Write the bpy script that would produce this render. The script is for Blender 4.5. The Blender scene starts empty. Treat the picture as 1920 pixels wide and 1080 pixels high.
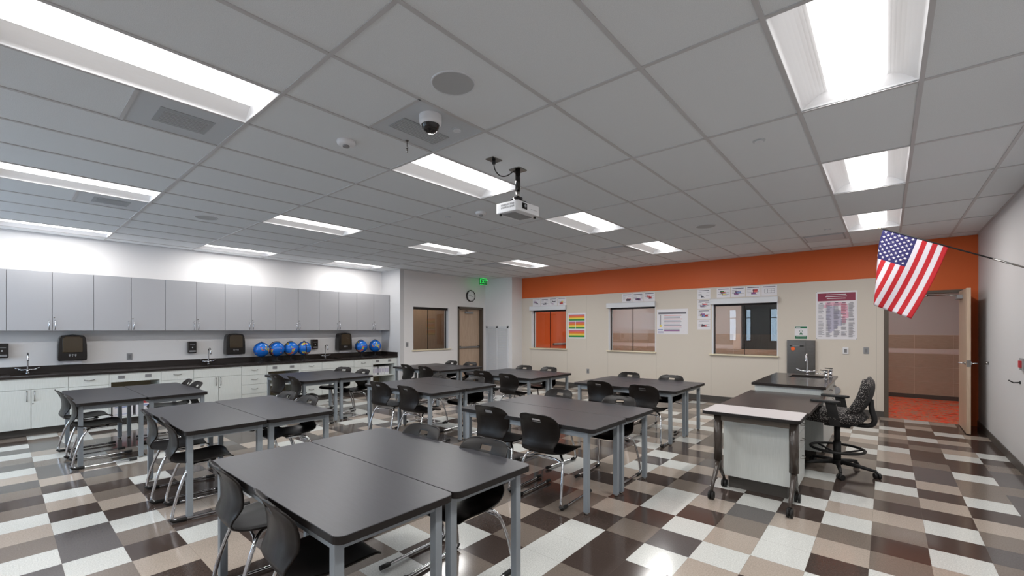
import bpy, bmesh, math, random
from mathutils import Vector, Matrix
R = math.radians
sc = bpy.context.scene
C = sc.collection

# ---------------- camera, world, exposure ----------------
EYE = 1.522; CEIL = 3.0133
cam = bpy.data.cameras.new('camera'); camo = bpy.data.objects.new('camera', cam); C.objects.link(camo)
camo.location = (0, 0, EYE); camo.rotation_euler = (R(90), 0, 0.71334)
cam.sensor_width = 36; cam.lens = 825.76 * 36 / 1920
cam.shift_x = (960 - 947.14) / 1920; cam.shift_y = (617.56 - 540) / 1920
cam.clip_start = 0.05; cam.clip_end = 200
sc.camera = camo
w = bpy.data.worlds.new('daylight'); sc.world = w; w.use_nodes = True
bg = w.node_tree.nodes['Background']; bg.inputs[0].default_value = (0.62, 0.78, 1, 1); bg.inputs[1].default_value = 8.5
sc.view_settings.view_transform = 'Standard'; sc.view_settings.look = 'None'
sc.view_settings.gamma = 1; sc.view_settings.exposure = 0.14; sc.view_settings.use_curve_mapping = False
LAMP = 27.0          # watts of each troffer lamp

# ---------------- materials ----------------
def lin(c):
    c = c / 255
    return c / 12.92 if c <= .04045 else ((c + .055) / 1.055) ** 2.4
def rgb(r, g, b): return (lin(r), lin(g), lin(b), 1)
def mat(name, col, rough=.5, metal=0, spec=.5, emit=0, coat=0, bump=None, var=None, vscale=(1, 1, 1), col2=None, det=3, trans=0, alpha=1):
    m = bpy.data.materials.new(name); m.use_nodes = True
    nt = m.node_tree; b = nt.nodes['Principled BSDF']
    b.inputs['Base Color'].default_value = col; b.inputs['Roughness'].default_value = rough
    b.inputs['Metallic'].default_value = metal; b.inputs['Specular IOR Level'].default_value = spec
    if coat: b.inputs['Coat Weight'].default_value = coat; b.inputs['Coat Roughness'].default_value = .05
    if emit: b.inputs['Emission Color'].default_value = col; b.inputs['Emission Strength'].default_value = emit
    if trans: b.inputs['Transmission Weight'].default_value = trans
    if var or bump:
        tc = nt.nodes.new('ShaderNodeTexCoord'); mp = nt.nodes.new('ShaderNodeMapping')
        nt.links.new(tc.outputs['Object'], mp.inputs['Vector']); mp.inputs['Scale'].default_value = vscale
        n = nt.nodes.new('ShaderNodeTexNoise'); n.inputs['Scale'].default_value = var or bump[0]; n.inputs['Detail'].default_value = det
        nt.links.new(mp.outputs[0], n.inputs['Vector'])
        if col2:
            mx = nt.nodes.new('ShaderNodeMix'); mx.data_type = 'RGBA'
            mx.inputs[6].default_value = col; mx.inputs[7].default_value = col2
            r = nt.nodes.new('ShaderNodeMapRange'); r.inputs[1].default_value = .35; r.inputs[2].default_value = .65
            nt.links.new(n.outputs[0], r.inputs[0]); nt.links.new(r.outputs[0], mx.inputs[0])
            nt.links.new(mx.outputs[2], b.inputs['Base Color'])
        if bump:
            n2 = nt.nodes.new('ShaderNodeTexNoise'); n2.inputs['Scale'].default_value = bump[0]
            nt.links.new(tc.outputs['Object'], n2.inputs['Vector'])
            bp = nt.nodes.new('ShaderNodeBump'); bp.inputs['Strength'].default_value = bump[1]; bp.inputs['Distance'].default_value = .002
            nt.links.new(n2.outputs[0], bp.inputs['Height']); nt.links.new(bp.outputs[0], b.inputs['Normal'])
    return m
M = {}
M['white_wall'] = mat('white wall paint', rgb(226, 224, 224), .6, bump=(60, .15))
M['grey_wall'] = mat('light grey wall paint', rgb(200, 199, 200), .6, bump=(60, .15))
M['beige'] = mat('beige wall panel', rgb(208, 199, 187), .55, spec=.3, bump=(40, .1))
M['seam'] = mat('panel seam', rgb(178, 170, 160), .6)
M['orange'] = mat('orange wall paint', rgb(208, 96, 42), .5, spec=.3, bump=(60, .1))
M['tile_ceiling'] = mat('acoustic ceiling tile', rgb(226, 229, 231), .9, spec=.1, bump=(180, .5), var=300, col2=rgb(214, 217, 219))
M['grid'] = mat('ceiling grid metal', rgb(190, 189, 190), .5)
def vct(name, c):
    r, g, b = c
    return mat(name, rgb(r, g, b), .13, spec=.5, var=120, col2=rgb(r * .88, g * .88, b * .88), det=6)
M['vct_white'] = vct('white floor tile', (216, 217, 213))
M['vct_sand'] = vct('sand floor tile', (178, 165, 153))
M['vct_taupe'] = vct('taupe floor tile', (126, 115, 106))
M['vct_brown'] = vct('dark brown floor tile', (76, 65, 60))
M['vct_grey'] = vct('dark grey floor tile', (92, 87, 86))
M['base'] = mat('charcoal rubber base', rgb(74, 70, 66), .5)
M['upper'] = mat('grey cabinet laminate', rgb(180, 180, 184), .28, spec=.5)
M['grain'] = mat('pale wood grain laminate', rgb(217, 220, 217), .4, var=22, vscale=(9, 9, .3), col2=rgb(208, 212, 208), det=4)
M['cab_in'] = mat('cabinet interior board', rgb(176, 160, 130), .6)
M['black_top'] = mat('black epoxy worktop', rgb(40, 34, 32), .2, spec=.45)
M['dark_top'] = mat('charcoal laminate top', rgb(50, 50, 56), .35, spec=.48, var=40, vscale=(.3, 4, 1), col2=rgb(45, 45, 50), det=4)
M['desk_top'] = mat('dark wood laminate top', rgb(66, 58, 54), .3, spec=.5, var=30, vscale=(6, .4, 1), col2=rgb(54, 47, 44), det=4)
M['edge'] = mat('black edge band', rgb(30, 26, 25), .5, spec=.3)
M['leg'] = mat('grey blue powder coat', rgb(136, 143, 149), .35, spec=.5)
M['chrome'] = mat('chrome', rgb(205, 205, 208), .09, metal=1)
M['steel'] = mat('brushed stainless', rgb(128, 124, 120), .24, metal=1, var=60, vscale=(.2, 1, 8), col2=rgb(112, 108, 105))
M['nickel'] = mat('satin nickel', rgb(150, 147, 143), .25, metal=1)
M['plastic'] = mat('dark brown black plastic', rgb(22, 17, 15), .34, spec=.27, bump=(300, .2))
M['rubber'] = mat('black rubber', rgb(22, 21, 21), .6)
M['black'] = mat('gloss black plastic', rgb(26, 22, 21), .18)
M['smoke'] = mat('smoky translucent cover', rgb(70, 58, 42), .12)
M['white'] = mat('white plastic', rgb(225, 225, 228), .35)
M['greyp'] = mat('grey plastic', rgb(140, 140, 142), .45)
M['greyd'] = mat('dark grey grille', rgb(120, 120, 122), .7, bump=(900, .5))
M['vent'] = mat('grey painted diffuser', rgb(192, 196, 200), .5)
M['vent_d'] = mat('grey diffuser core', rgb(160, 164, 168), .6)
M['speaker_grille'] = mat('grey speaker grille', rgb(176, 177, 178), .7, bump=(900, .5))
M['reflector'] = mat('white reflector', rgb(240, 240, 242), .4)
M['lens'] = mat('lit lamp lens', (1, .985, .965, 1), .5, emit=1.7)
M['fill_hall'] = mat('added hallway fill panel', (1, .97, .93, 1), .5, emit=17)
M['fill_adjoining'] = mat('added fill panel of the adjoining room', (1, .985, .965, 1), .5, emit=4.5)
M['fill_doorway'] = mat('added hallway fill panel near the doorway', (1, .985, .965, 1), .5, emit=8)
M['frame_brown'] = mat('dark bronze frame', rgb(84, 74, 64), .4)
M['door_wood'] = mat('pale oak door veneer', rgb(196, 172, 150), .4, var=10, vscale=(8, 8, .4), col2=rgb(180, 154, 132), det=6)
M['sill'] = mat('cream window sill', rgb(222, 210, 182), .4)
M['frame_dark'] = mat('dark bronze gloss metal', rgb(66, 58, 53), .25, spec=.6)
M['table_white'] = mat('off white laminate', rgb(196, 190, 190), .4)
M['white_m'] = mat('white painted metal', rgb(214, 216, 220), .4)
M['paper'] = mat('white paper', rgb(225, 222, 226), .5)
M['ink'] = mat('grey ink', rgb(120, 118, 126), .7)
M['inkd'] = mat('dark ink', rgb(62, 60, 74), .7)
M['red'] = mat('red ink', rgb(178, 52, 58), .6)
M['maroon'] = mat('maroon ink', rgb(138, 38, 68), .5)
M['pink'] = mat('pink print', rgb(226, 176, 194), .6)
M['pinks'] = mat('coral print', rgb(222, 104, 104), .6)
M['purple'] = mat('purple print', rgb(140, 84, 140), .6)
M['orangep'] = mat('orange print', rgb(226, 120, 52), .6)
M['yellow'] = mat('yellow print', rgb(232, 208, 84), .6)
M['greenp'] = mat('green print', rgb(44, 136, 66), .6)
M['signgreen'] = mat('safety green', rgb(20, 104, 66), .5)
M['bluep'] = mat('blue print', rgb(120, 140, 190), .6)
M['lilac'] = mat('pale lilac print', rgb(186, 182, 200), .6)
M['tag'] = mat('orange tag', rgb(240, 100, 30), .5)
M['exit'] = mat('exit sign green', (.04, .85, .14, 1), .5, emit=.9)
M['exit_face'] = mat('exit sign face', rgb(60, 110, 70), .5)
M['flag_red'] = mat('flag red', rgb(176, 22, 32), .8, bump=(700, .4))
M['flag_white'] = mat('flag white', rgb(206, 200, 206), .8, bump=(700, .4))
M['flag_blue'] = mat('flag blue', rgb(34, 30, 86), .8, bump=(700, .4))
M['tile_wall'] = mat('hallway wall tile', rgb(170, 152, 134), .3, var=16, vscale=(.5, 1, 6), col2=rgb(160, 142, 124))
M['tile_light'] = mat('light strip tile', rgb(204, 194, 188), .25)
M['grout'] = mat('grout', rgb(206, 192, 178), .7)
M['hall_wall'] = mat('hallway wall paint', rgb(184, 180, 178), .6)
M['wood_wall'] = mat('brown wood panel', rgb(150, 118, 92), .5, var=8, vscale=(6, 6, .4), col2=rgb(138, 107, 82), det=5)
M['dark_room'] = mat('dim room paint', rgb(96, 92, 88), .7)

def fabric():
    m = bpy.data.materials.new('speckled black upholstery'); m.use_nodes = True; nt = m.node_tree; b = nt.nodes['Principled BSDF']
    tc = nt.nodes.new('ShaderNodeTexCoord'); v = nt.nodes.new('ShaderNodeTexVoronoi'); v.inputs['Scale'].default_value = 90
    nt.links.new(tc.outputs['Object'], v.inputs['Vector'])
    lt = nt.nodes.new('ShaderNodeMath'); lt.operation = 'LESS_THAN'; lt.inputs[1].default_value = .30
    nt.links.new(v.outputs['Distance'], lt.inputs[0])
    mx = nt.nodes.new('ShaderNodeMix'); mx.data_type = 'RGBA'; mx.inputs[6].default_value = rgb(30, 27, 27); mx.inputs[7].default_value = rgb(170, 163, 158)
    nt.links.new(lt.outputs[0], mx.inputs[0]); nt.links.new(mx.outputs[2], b.inputs['Base Color']); b.inputs['Roughness'].default_value = .9
    return m
M['fabric'] = fabric()
def carpet():
    m = bpy.data.materials.new('orange patterned carpet'); m.use_nodes = True; nt = m.node_tree; b = nt.nodes['Principled BSDF']
    tc = nt.nodes.new('ShaderNodeTexCoord'); mp = nt.nodes.new('ShaderNodeMapping'); mp.inputs['Scale'].default_value = (1, 1.6, 1)
    nt.links.new(tc.outputs['Object'], mp.inputs['Vector'])
    n = nt.nodes.new('ShaderNodeTexNoise'); n.inputs['Scale'].default_value = 5; n.inputs['Detail'].default_value = 4
    nt.links.new(mp.outputs[0], n.inputs['Vector'])
    cr = nt.nodes.new('ShaderNodeValToRGB'); e = cr.color_ramp; e.interpolation = 'CONSTANT'
    e.elements[0].position = 0; e.elements[0].color = rgb(176, 66, 34)
    e.elements[1].position = .40; e.elements[1].color = rgb(232, 72, 28)
    for p, c in ((.48, rgb(150, 128, 110)), (.52, rgb(206, 84, 42)), (.57, rgb(160, 132, 108)), (.60, rgb(228, 92, 36)), (.66, rgb(96, 74, 66))):
        k = e.elements.new(p); k.color = c
    nt.links.new(n.outputs[0], cr.inputs[0]); nt.links.new(cr.outputs[0], b.inputs['Base Color']); b.inputs['Roughness'].default_value = .95
    return m
M['carpet'] = carpet()
def globe_mat():
    m = bpy.data.materials.new('globe map print'); m.use_nodes = True; nt = m.node_tree; b = nt.nodes['Principled BSDF']
    tc = nt.nodes.new('ShaderNodeTexCoord')
    n = nt.nodes.new('ShaderNodeTexNoise'); n.inputs['Scale'].default_value = 8.5; n.inputs['Detail'].default_value = 5
    n2 = nt.nodes.new('ShaderNodeTexNoise'); n2.inputs['Scale'].default_value = 16; n2.inputs['Detail'].default_value = 1
    nt.links.new(tc.outputs['Object'], n.inputs['Vector']); nt.links.new(tc.outputs['Object'], n2.inputs['Vector'])
    cr = nt.nodes.new('ShaderNodeValToRGB'); e = cr.color_ramp; e.interpolation = 'CONSTANT'
    e.elements[0].position = 0; e.elements[0].color = rgb(214, 70, 60)
    e.elements[1].position = .44; e.elements[1].color = rgb(226, 140, 90)
    for p, c in ((.5, rgb(210, 200, 90)), (.56, rgb(90, 150, 100)), (.62, rgb(200, 80, 90))):
        k = e.elements.new(p); k.color = c
    nt.links.new(n2.outputs[0], cr.inputs[0])
    gt = nt.nodes.new('ShaderNodeMath'); gt.operation = 'GREATER_THAN'; gt.inputs[1].default_value = .585
    nt.links.new(n.outputs[0], gt.inputs[0])
    mx = nt.nodes.new('ShaderNodeMix'); mx.data_type = 'RGBA'; mx.inputs[6].default_value = rgb(24, 104, 196)
    nt.links.new(gt.outputs[0], mx.inputs[0]); nt.links.new(cr.outputs[0], mx.inputs[7]); nt.links.new(mx.outputs[2], b.inputs['Base Color'])
    b.inputs['Roughness'].default_value = .25
    return m
M['globe'] = globe_mat()
def glass():
    m = bpy.data.materials.new('clear pane glass'); m.use_nodes = True; nt = m.node_tree; nt.nodes.clear()
    o = nt.nodes.new('ShaderNodeOutputMaterial'); mx = nt.nodes.new('ShaderNodeMixShader')
    t = nt.nodes.new('ShaderNodeBsdfTransparent'); t.inputs[0].default_value = (.93, .95, .94, 1)
    g = nt.nodes.new('ShaderNodeBsdfGlossy'); g.inputs['Roughness'].default_value = 0.0
    f = nt.nodes.new('ShaderNodeFresnel'); f.inputs[0].default_value = 1.5
    ge = nt.nodes.new('ShaderNodeNewGeometry'); mr = nt.nodes.new('ShaderNodeMapRange')      # same reflectance on both faces of the pane
    mr.inputs[3].default_value = 1.5; mr.inputs[4].default_value = 1 / 1.5
    nt.links.new(ge.outputs['Backfacing'], mr.inputs[0]); nt.links.new(mr.outputs[0], f.inputs[0])
    nt.links.new(f.outputs[0], mx.inputs[0]); nt.links.new(t.outputs[0], mx.inputs[1]); nt.links.new(g.outputs[0], mx.inputs[2]); nt.links.new(mx.outputs[0], o.inputs[0])
    return m
M['glass'] = glass()

# ---------------- mesh builder ----------------
class MB:
    def __init__(s): s.v = []; s.f = []; s.m = []; s.sm = []; s.mats = []
    def mi(s, name):
        if name not in s.mats: s.mats.append(name)
        return s.mats.index(name)
    def quad(s, pts, m, smooth=False):
        b = len(s.v); s.v += [tuple(p) for p in pts]; s.f.append(tuple(range(b, b + len(pts)))); s.m.append(s.mi(m)); s.sm.append(smooth)
        return s
    def box(s, x0, y0, z0, x1, y1, z1, m):
        if x0 > x1: x0, x1 = x1, x0
        if y0 > y1: y0, y1 = y1, y0
        if z0 > z1: z0, z1 = z1, z0
        b = len(s.v); s.v += [(x0, y0, z0), (x1, y0, z0), (x1, y1, z0), (x0, y1, z0), (x0, y0, z1), (x1, y0, z1), (x1, y1, z1), (x0, y1, z1)]
        k = s.mi(m)
        for f in ((0, 3, 2, 1), (4, 5, 6, 7), (0, 1, 5, 4), (1, 2, 6, 5), (2, 3, 7, 6), (3, 0, 4, 7)):
            s.f.append(tuple(b + i for i in f)); s.m.append(k); s.sm.append(False)
        return s
    def prism(s, poly, a0, a1, m, axis='z', smooth=False, capm=None):
        # poly: 2D points; axis z:(x,y) x:(y,z) y:(x,z)
        def P(p, a):
            return {'z': (p[0], p[1], a), 'x': (a, p[0], p[1]), 'y': (p[0], a, p[1])}[axis]
        n = len(poly); b = len(s.v); k = s.mi(m); kc = s.mi(capm or m)
        s.v += [P(p, a0) for p in poly] + [P(p, a1) for p in poly]
        for i in range(n):
            j = (i + 1) % n; s.f.append((b + i, b + j, b + n + j, b + n + i)); s.m.append(k); s.sm.append(smooth)
        s.f.append(tuple(b + i for i in reversed(range(n)))); s.m.append(kc); s.sm.append(False)
        s.f.append(tuple(b + n + i for i in range(n))); s.m.append(kc); s.sm.append(False)
        return s
    def cyl(s, c, r, h, m, n=20, axis='z', r2=None, smooth=True):
        r2 = r if r2 is None else r2; b = len(s.v); k = s.mi(m)
        def P(a, rr, t):
            u, v = rr * math.cos(a), rr * math.sin(a)
            return {'z': (c[0] + u, c[1] + v, c[2] + t), 'x': (c[0] + t, c[1] + u, c[2] + v), 'y': (c[0] + v, c[1] + t, c[2] + u)}[axis]
        s.v += [P(2 * math.pi * i / n, r, 0) for i in range(n)] + [P(2 * math.pi * i / n, r2, h) for i in range(n)]
        for i in range(n):
            j = (i + 1) % n; s.f.append((b + i, b + j, b + n + j, b + n + i)); s.m.append(k); s.sm.append(smooth)
        s.f.append(tuple(b + i for i in reversed(range(n)))); s.m.append(k); s.sm.append(False)
        s.f.append(tuple(b + n + i for i in range(n))); s.m.append(k); s.sm.append(False)
        return s
    def lathe(s, c, prof, m, n=24, ax=Vector((0, 0, 1))):
        q = Vector((0, 0, 1)).rotation_difference(ax); b = len(s.v); k = s.mi(m)
        for (r, z) in prof:
            for i in range(n):
                a = 2 * math.pi * i / n; p = q @ Vector((r * math.cos(a), r * math.sin(a), z)) + Vector(c); s.v.append(tuple(p))
        for t in range(len(prof) - 1):
            for i in range(n):
                j = (i + 1) % n; s.f.append((b + t * n + i, b + t * n + j, b + (t + 1) * n + j, b + (t + 1) * n + i)); s.m.append(k); s.sm.append(True)
        return s
    def tube(s, pts, r, m, n=8, cap=True, smooth_iter=0):
        pts = [Vector(p) for p in pts]
        for _ in range(smooth_iter):      # corner cutting
            q = [pts[0]]; rq = [r[0]] if isinstance(r, (list, tuple)) else None
            for n_, (a, b_) in enumerate(zip(pts[:-1], pts[1:])):
                q += [a * .75 + b_ * .25, a * .25 + b_ * .75]
                if rq: rq += [r[n_] * .75 + r[n_ + 1] * .25, r[n_] * .25 + r[n_ + 1] * .75]
            q.append(pts[-1]); pts = q
            if rq: rq.append(r[-1]); r = rq
        b = len(s.v); k = s.mi(m); up = None
        for i, p in enumerate(pts):
            d = (pts[min(i + 1, len(pts) - 1)] - pts[max(i - 1, 0)]).normalized()
            if up is None:
                up = Vector((0, 0, 1)) if abs(d.z) < .9 else Vector((1, 0, 0))
            x = d.cross(up)
            if x.length < 1e-4: x = d.orthogonal()
            x.normalize(); y = x.cross(d).normalized(); up = y
            rr = r[i] if isinstance(r, (list, tuple)) else r
            for j in range(n):
                a = 2 * math.pi * j / n; s.v.append(tuple(p + x * rr * math.cos(a) + y * rr * math.sin(a)))
        for i in range(len(pts) - 1):
            for j in range(n):
                q = (j + 1) % n; s.f.append((b + i * n + j, b + i * n + q, b + (i + 1) * n + q, b + (i + 1) * n + j)); s.m.append(k); s.sm.append(True)
        if cap:
            s.f.append(tuple(b + j for j in reversed(range(n)))); s.m.append(k); s.sm.append(False)
            e = b + (len(pts) - 1) * n; s.f.append(tuple(e + j for j in range(n))); s.m.append(k); s.sm.append(False)
        return s
    def build(s, name, parent=None, org=(0, 0, 0), bevel=0, world=False):
        me = bpy.data.meshes.new(name)
        me.from_pydata([(x - org[0], y - org[1], z - org[2]) for x, y, z in s.v], [], s.f)
        for m in s.mats: me.materials.append(M[m])
        me.polygons.foreach_set('material_index', s.m); me.polygons.foreach_set('use_smooth', s.sm); me.update()
        bm = bmesh.new(); bm.from_mesh(me); bmesh.ops.recalc_face_normals(bm, faces=bm.faces); bm.to_mesh(me); bm.free()
        o = bpy.data.objects.new(name, me); C.objects.link(o)
        if parent: o.parent = parent
        else: o.location = org
        if bevel:
            b = o.modifiers.new('bevel', 'BEVEL'); b.width = bevel; b.segments = 2; b.limit_method = 'ANGLE'; b.angle_limit = R(40)
        return o
def rrect(x0, y0, x1, y1, r, n=5):
    pts = []
    for cx, cy, a0 in ((x1 - r, y1 - r, 0), (x0 + r, y1 - r, 90), (x0 + r, y0 + r, 180), (x1 - r, y0 + r, 270)):
        for i in range(n + 1):
            a = R(a0 + 90 * i / n); pts.append((cx + r * math.cos(a), cy + r * math.sin(a)))
    return pts
def thing(name, label, cat, loc=(0, 0, 0), rz=0, group=None):
    o = bpy.data.objects.new(name, None); C.objects.link(o); o.empty_display_size = .1
    o.location = loc; o.rotation_euler = (0, 0, rz); o['label'] = label; o['category'] = cat
    if group: o['group'] = group
    return o
def tag(o, label, cat, group=None):
    o['label'] = label; o['category'] = cat
    if group: o['group'] = group
    return o
def struct(o): o['kind'] = 'structure'; return o
def dup(root, loc=None, rz=None, label=None, group=None):
    r = root.copy(); C.objects.link(r)
    if loc is not None: r.location = loc
    if rz is not None: r.rotation_euler = (0, 0, rz)
    if label: r['label'] = label
    if group: r['group'] = group
    for ch in list(root.children):
        c = ch.copy(); C.objects.link(c); c.parent = r
        for g in list(ch.children):
            d = g.copy(); C.objects.link(d); d.parent = c
    return r

XL, XR, YB, YF = -9.90, 1.09, 10.06, -3.2      # left, right, far, near limits of the room
XN = -9.10; YP = 6.54; YN = 9.60; XJ = -8.05    # nook wall, pier face, nook end, jog

# ---------------- floor: 12 inch tiles, one colour per tile ----------------
T = .3048; FX = -.2745 * T; FY = -.0852 * T
TILES = {}
# colour of each tile seen in the photo: row number, first column, then 0 white 1 sand 2 taupe 3 brown 4 grey 9 unseen
ROWS = [
    [0, -30, 2, 3, 0, 4, 0, 2, 4, 0, 1, 4, 2, 3, 2, 0, 1, 2, 0, 4],
    [1, -30, 0, 2, 4, 4, 1, 0, 2, 4, 4, 1, 3, 0, 1, 3, 0, 4, 4, 0, 2],
    [2, -24, 0, 2, 2, 4, 2, 3, 2, 1, 3, 0, 2, 3, 1, 3],
    [3, -20, 2, 0, 3, 3, 3, 1, 3, 0, 1, 1],
    [4, -18, 1, 3],
    [5, -9, 2, 0],
    [6, -10, 2, 0, 3, 2],
    [7, -11, 2, 2, 1, 0, 3, 0],
    [8, -10, 2, 1, 3, 2, 0, 3, 3],
    [9, -9, 2, 1, 3, 0, 3, 0, 1, 3],
    [10, -9, 2, 3, 2, 3, 2, 4, 0, 1, 0],
    [11, -9, 3, 3, 2, 1, 3, 0, 1, 0, 3, 0],
    [12, -9, 3, 1, 1, 3, 0, 3, 2, 0, 1, 2, 1],
    [13, -9, 0, 3, 3, 1, 0, 1, 4, 1, 2, 3, 0, 2],
    [14, -9, 0, 2, 1, 3, 2, 3, 0, 3, 0, 2, 3, 4],
    [15, -8, 1, 0, 1, 3, 0, 3, 0, 1, 1, 0, 2],
    [16, -8, 1, 4, 0, 1, 9, 9, 3, 0, 3, 3, 1, 4],
    [17, -8, 2, 0, 2, 4, 9, 9, 2, 3, 2, 1, 3, 4],
    [18, -8, 0, 3, 3, 9, 9, 9, 0, 3, 0, 3, 0, 4],
    [19, -8, 1, 3, 1, 9, 9, 9, 2, 3, 3, 1, 2, 4],
    [20, -8, 4, 0, 3, 9, 9, 9, 9, 2, 0, 4, 2, 2],
    [21, -8, 3, 1, 3, 9, 9, 9, 9, 2, 3, 4, 0, 4],
    [22, -9, 0, 0, 2, 9, 9, 9, 9, 9, 9, 1, 2, 3, 4],
    [23, -1, 0, 1, 3, 3, 2],
    [24, -1, 2, 0, 3, 0, 3],
    [25, -1, 1, 3, 2, 1, 0],
    [26, -1, 0, 2, 3, 4, 3],
    [27, -1, 2, 1, 0, 1, 3],
    [28, 0, 2, 3, 3, 3],
    [29, 0, 0, 3, 0, 1],
    [30, 0, 3, 1, 3, 3],
    [31, 0, 3, 2, 3, 3],
    [32, 0, 1, 0, 1, 3],
]
for row in ROWS:
    for n_, ch in enumerate(row[2:]):
        if ch != 9: TILES[(row[1] + n_, row[0])] = ch
def tile_col(i, j):
    if (i, j) in TILES: return TILES[(i, j)]
    h = (i * 73856093) ^ (j * 19349663); h = (h ^ (h >> 13)) * 1274126177 & 0x7fffffff
    return (0, 1, 2, 3, 4, 0, 1, 2, 3, 3)[(h >> 9) % 10]
FM = ['vct_white', 'vct_sand', 'vct_taupe', 'vct_brown', 'vct_grey']
fb = MB()
for i in range(-34, 5):
    for j in range(-11, 35):
        x0 = max(XL - .1, FX + i * T); x1 = min(XR + .1, FX + (i + 1) * T); y0 = max(YF - .1, FY + j * T); y1 = min(YB, FY + (j + 1) * T)
        if x1 - x0 < 1e-3 or y1 - y0 < 1e-3: continue
        g = .0006
        fb.quad([(x0 + g, y0 + g, 0), (x1 - g, y0 + g, 0), (x1 - g, y1 - g, 0), (x0 + g, y1 - g, 0)], FM[tile_col(i, j)])
fb.box(XL - .1, YF - .1, -.1, XR + .1, YB, -.0008, 'vct_taupe')
struct(fb.build('floor'))

# ---------------- walls ----------------
def wall(name, axis, a, b, lo, hi, z0, z1, holes, matf, extra=()):
    """slab between a and b on one axis, spanning lo..hi on the other, cut by holes (u0,u1,z0,z1)"""
    us = sorted({lo, hi, *[h[0] for h in holes], *[h[1] for h in holes], *[e for e in extra if lo < e < hi]})
    zs = sorted({z0, z1, *[h[2] for h in holes], *[h[3] for h in holes], 2.42 if z0 < 2.42 < z1 else z1})
    m = MB()
    for u0, u1 in zip(us[:-1], us[1:]):
        for w0, w1 in zip(zs[:-1], zs[1:]):
            cu, cw = (u0 + u1) / 2, (w0 + w1) / 2
            if any(h[0] < cu < h[1] and h[2] < cw < h[3] for h in holes): continue
            if axis == 'y': m.box(u0, a, w0, u1, b, w1, matf(cu, cw))
            else: m.box(a, u0, w0, b, u1, w1, matf(cu, cw))
    return m
WINS = [(-7.70, -6.52, 1.0, 2.13), (-5.27, -4.07, 1.0, 2.13), (-2.83, -1.615, 1.0, 2.13)]
DOOR = (0.0, 0.98, 0.0, 2.16)
wb = wall('w', 'y', YB, YB + .16, XJ, XR + .1, 0, CEIL, WINS + [DOOR], lambda u, z: 'orange' if (z > 2.42 or u > -.031) else 'beige', (-.031,))
for x in (-7.72, -6.50, -5.29, -4.05, -2.85, -1.6, -.13):
    wb.box(x - .0025, YB - .0012, .1, x + .0025, YB, .98, 'seam')
for x in (-5.9, -.13):
    wb.box(x - .0025, YB - .0012, .98, x + .0025, YB, 2.42, 'seam')
struct(wb.build('wall_back'))
struct(wall('w', 'x', XR, XR + .15, YF, YB + .16, 0, CEIL, [], lambda u, z: 'grey_wall').build('wall_right'))
lw = wall('w', 'x', XL - .15, XL, YF, YP, 0, CEIL, [], lambda u, z: 'white_wall')
struct(lw.build('wall_left'))
struct(MB().box(XL - .15, YP, 0, XN, YP + .12, CEIL, 'grey_wall').build('wall_pier'))
NWIN = (6.93, 8.15, 1.0, 2.10); NDOOR = (8.476, 9.508, 0, 2.165)
struct(wall('w', 'x', XN - .15, XN, YP + .12, YN, 0, CEIL, [NWIN, NDOOR], lambda u, z: 'white_wall').build('wall_nook'))
struct(MB().box(XN - .15, YN, 0, XJ, YN + .12, CEIL, 'white_wall').box(XJ - .12, YN + .12, 0, XJ, YB + .16, CEIL, 'white_wall').build('wall_nook_end'))
BW = [(-9.4, -6.6, .95, 2.6), (-5.85, -5.5, .95, 2.5), (-5.12, -4.86, .95, 2.5), (-4.1, -3.75, .95, 2.5)]
struct(wall('w', 'y', YF - .15, YF, XL - .15, XR + .15, 0, CEIL, BW, lambda u, z: 'grey_wall').build('wall_front'))

def base_strip(name, pts_boxes):
    m = MB()
    for b in pts_boxes: m.box(*b, 'base')
    return struct(m.build(name, bevel=.002))
base_strip('baseboard_back', [(XJ, YB - .012, 0, -.03, YB, .1)])
base_strip('baseboard_right', [(XR - .012, YF, 0, XR, YB, .1)])
base_strip('baseboard_nook', [(XN, YP + .0, 0, XN + .012, 8.476, .1), (XN, 9.51, 0, XN + .012, YN, .1), (XN, YN - .012, 0, XJ + .012, YN, .1), (XJ, YN, 0, XJ + .012, YB, .1)])
base_strip('baseboard_pier', [(-9.2, YP - .012, 0, XN, YP, .1)])

# ---------------- ceiling with its grid ----------------
GX = -1.0591; GY = 2.403; A = .6096; B = 1.2192
LIGHTS = [(-4, -4), (-4, -2), (-4, 0), (-4, 2), (-4, 4), (-9, -4), (-9, -2), (-9, 0), (-9, 2), (-9, 4), (-14, -4), (-14, -2), (-14, 0), (-14, 2), (1, -4), (1, -2), (1, 0), (1, 2), (1, 4)]  # the row behind the camera is unseen, added for its light
HALF = [(-5, -1.5), (-10, -1.5), (0, 5.0), (-5, 4.0), (-10, 4.0), (-3, -.5)]
cb = MB()
inlight = set(LIGHTS)
for i in range(-15, 4):
    for j in range(-5, 7):
        if (i, j) in inlight: continue
        x0 = max(XL, GX + i * A); x1 = min(XR, GX + (i + 1) * A); y0 = max(YF, GY + j * B); y1 = min(YB, GY + (j + 1) * B)
        if x1 - x0 < .01 or y1 - y0 < .01: continue
        hs = [h for h in HALF if h[0] == i and j <= h[1] < j + 1]
        segs = [(y0, y1)]
        if hs:
            a0 = GY + hs[0][1] * B; a1 = a0 + B / 2; segs = [(y0, min(a0, y1)), (min(a1, y1), y1)]
        for s0, s1 in segs:
            if s1 - s0 > .01: cb.box(x0, s0, CEIL, x1, s1, CEIL + .015, 'tile_ceiling')
hb = .012
for i in range(-14, 4):
    x = GX + i * A
    if XL < x < XR: cb.box(x - hb, YF, CEIL - .006, x + hb, YB, CEIL + .002, 'grid')
for j in range(-4, 7):
    y = GY + j * B
    if YF < y < YB: cb.box(XL, y - hb, CEIL - .0062, XR, y + hb, CEIL + .002, 'grid')
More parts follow.
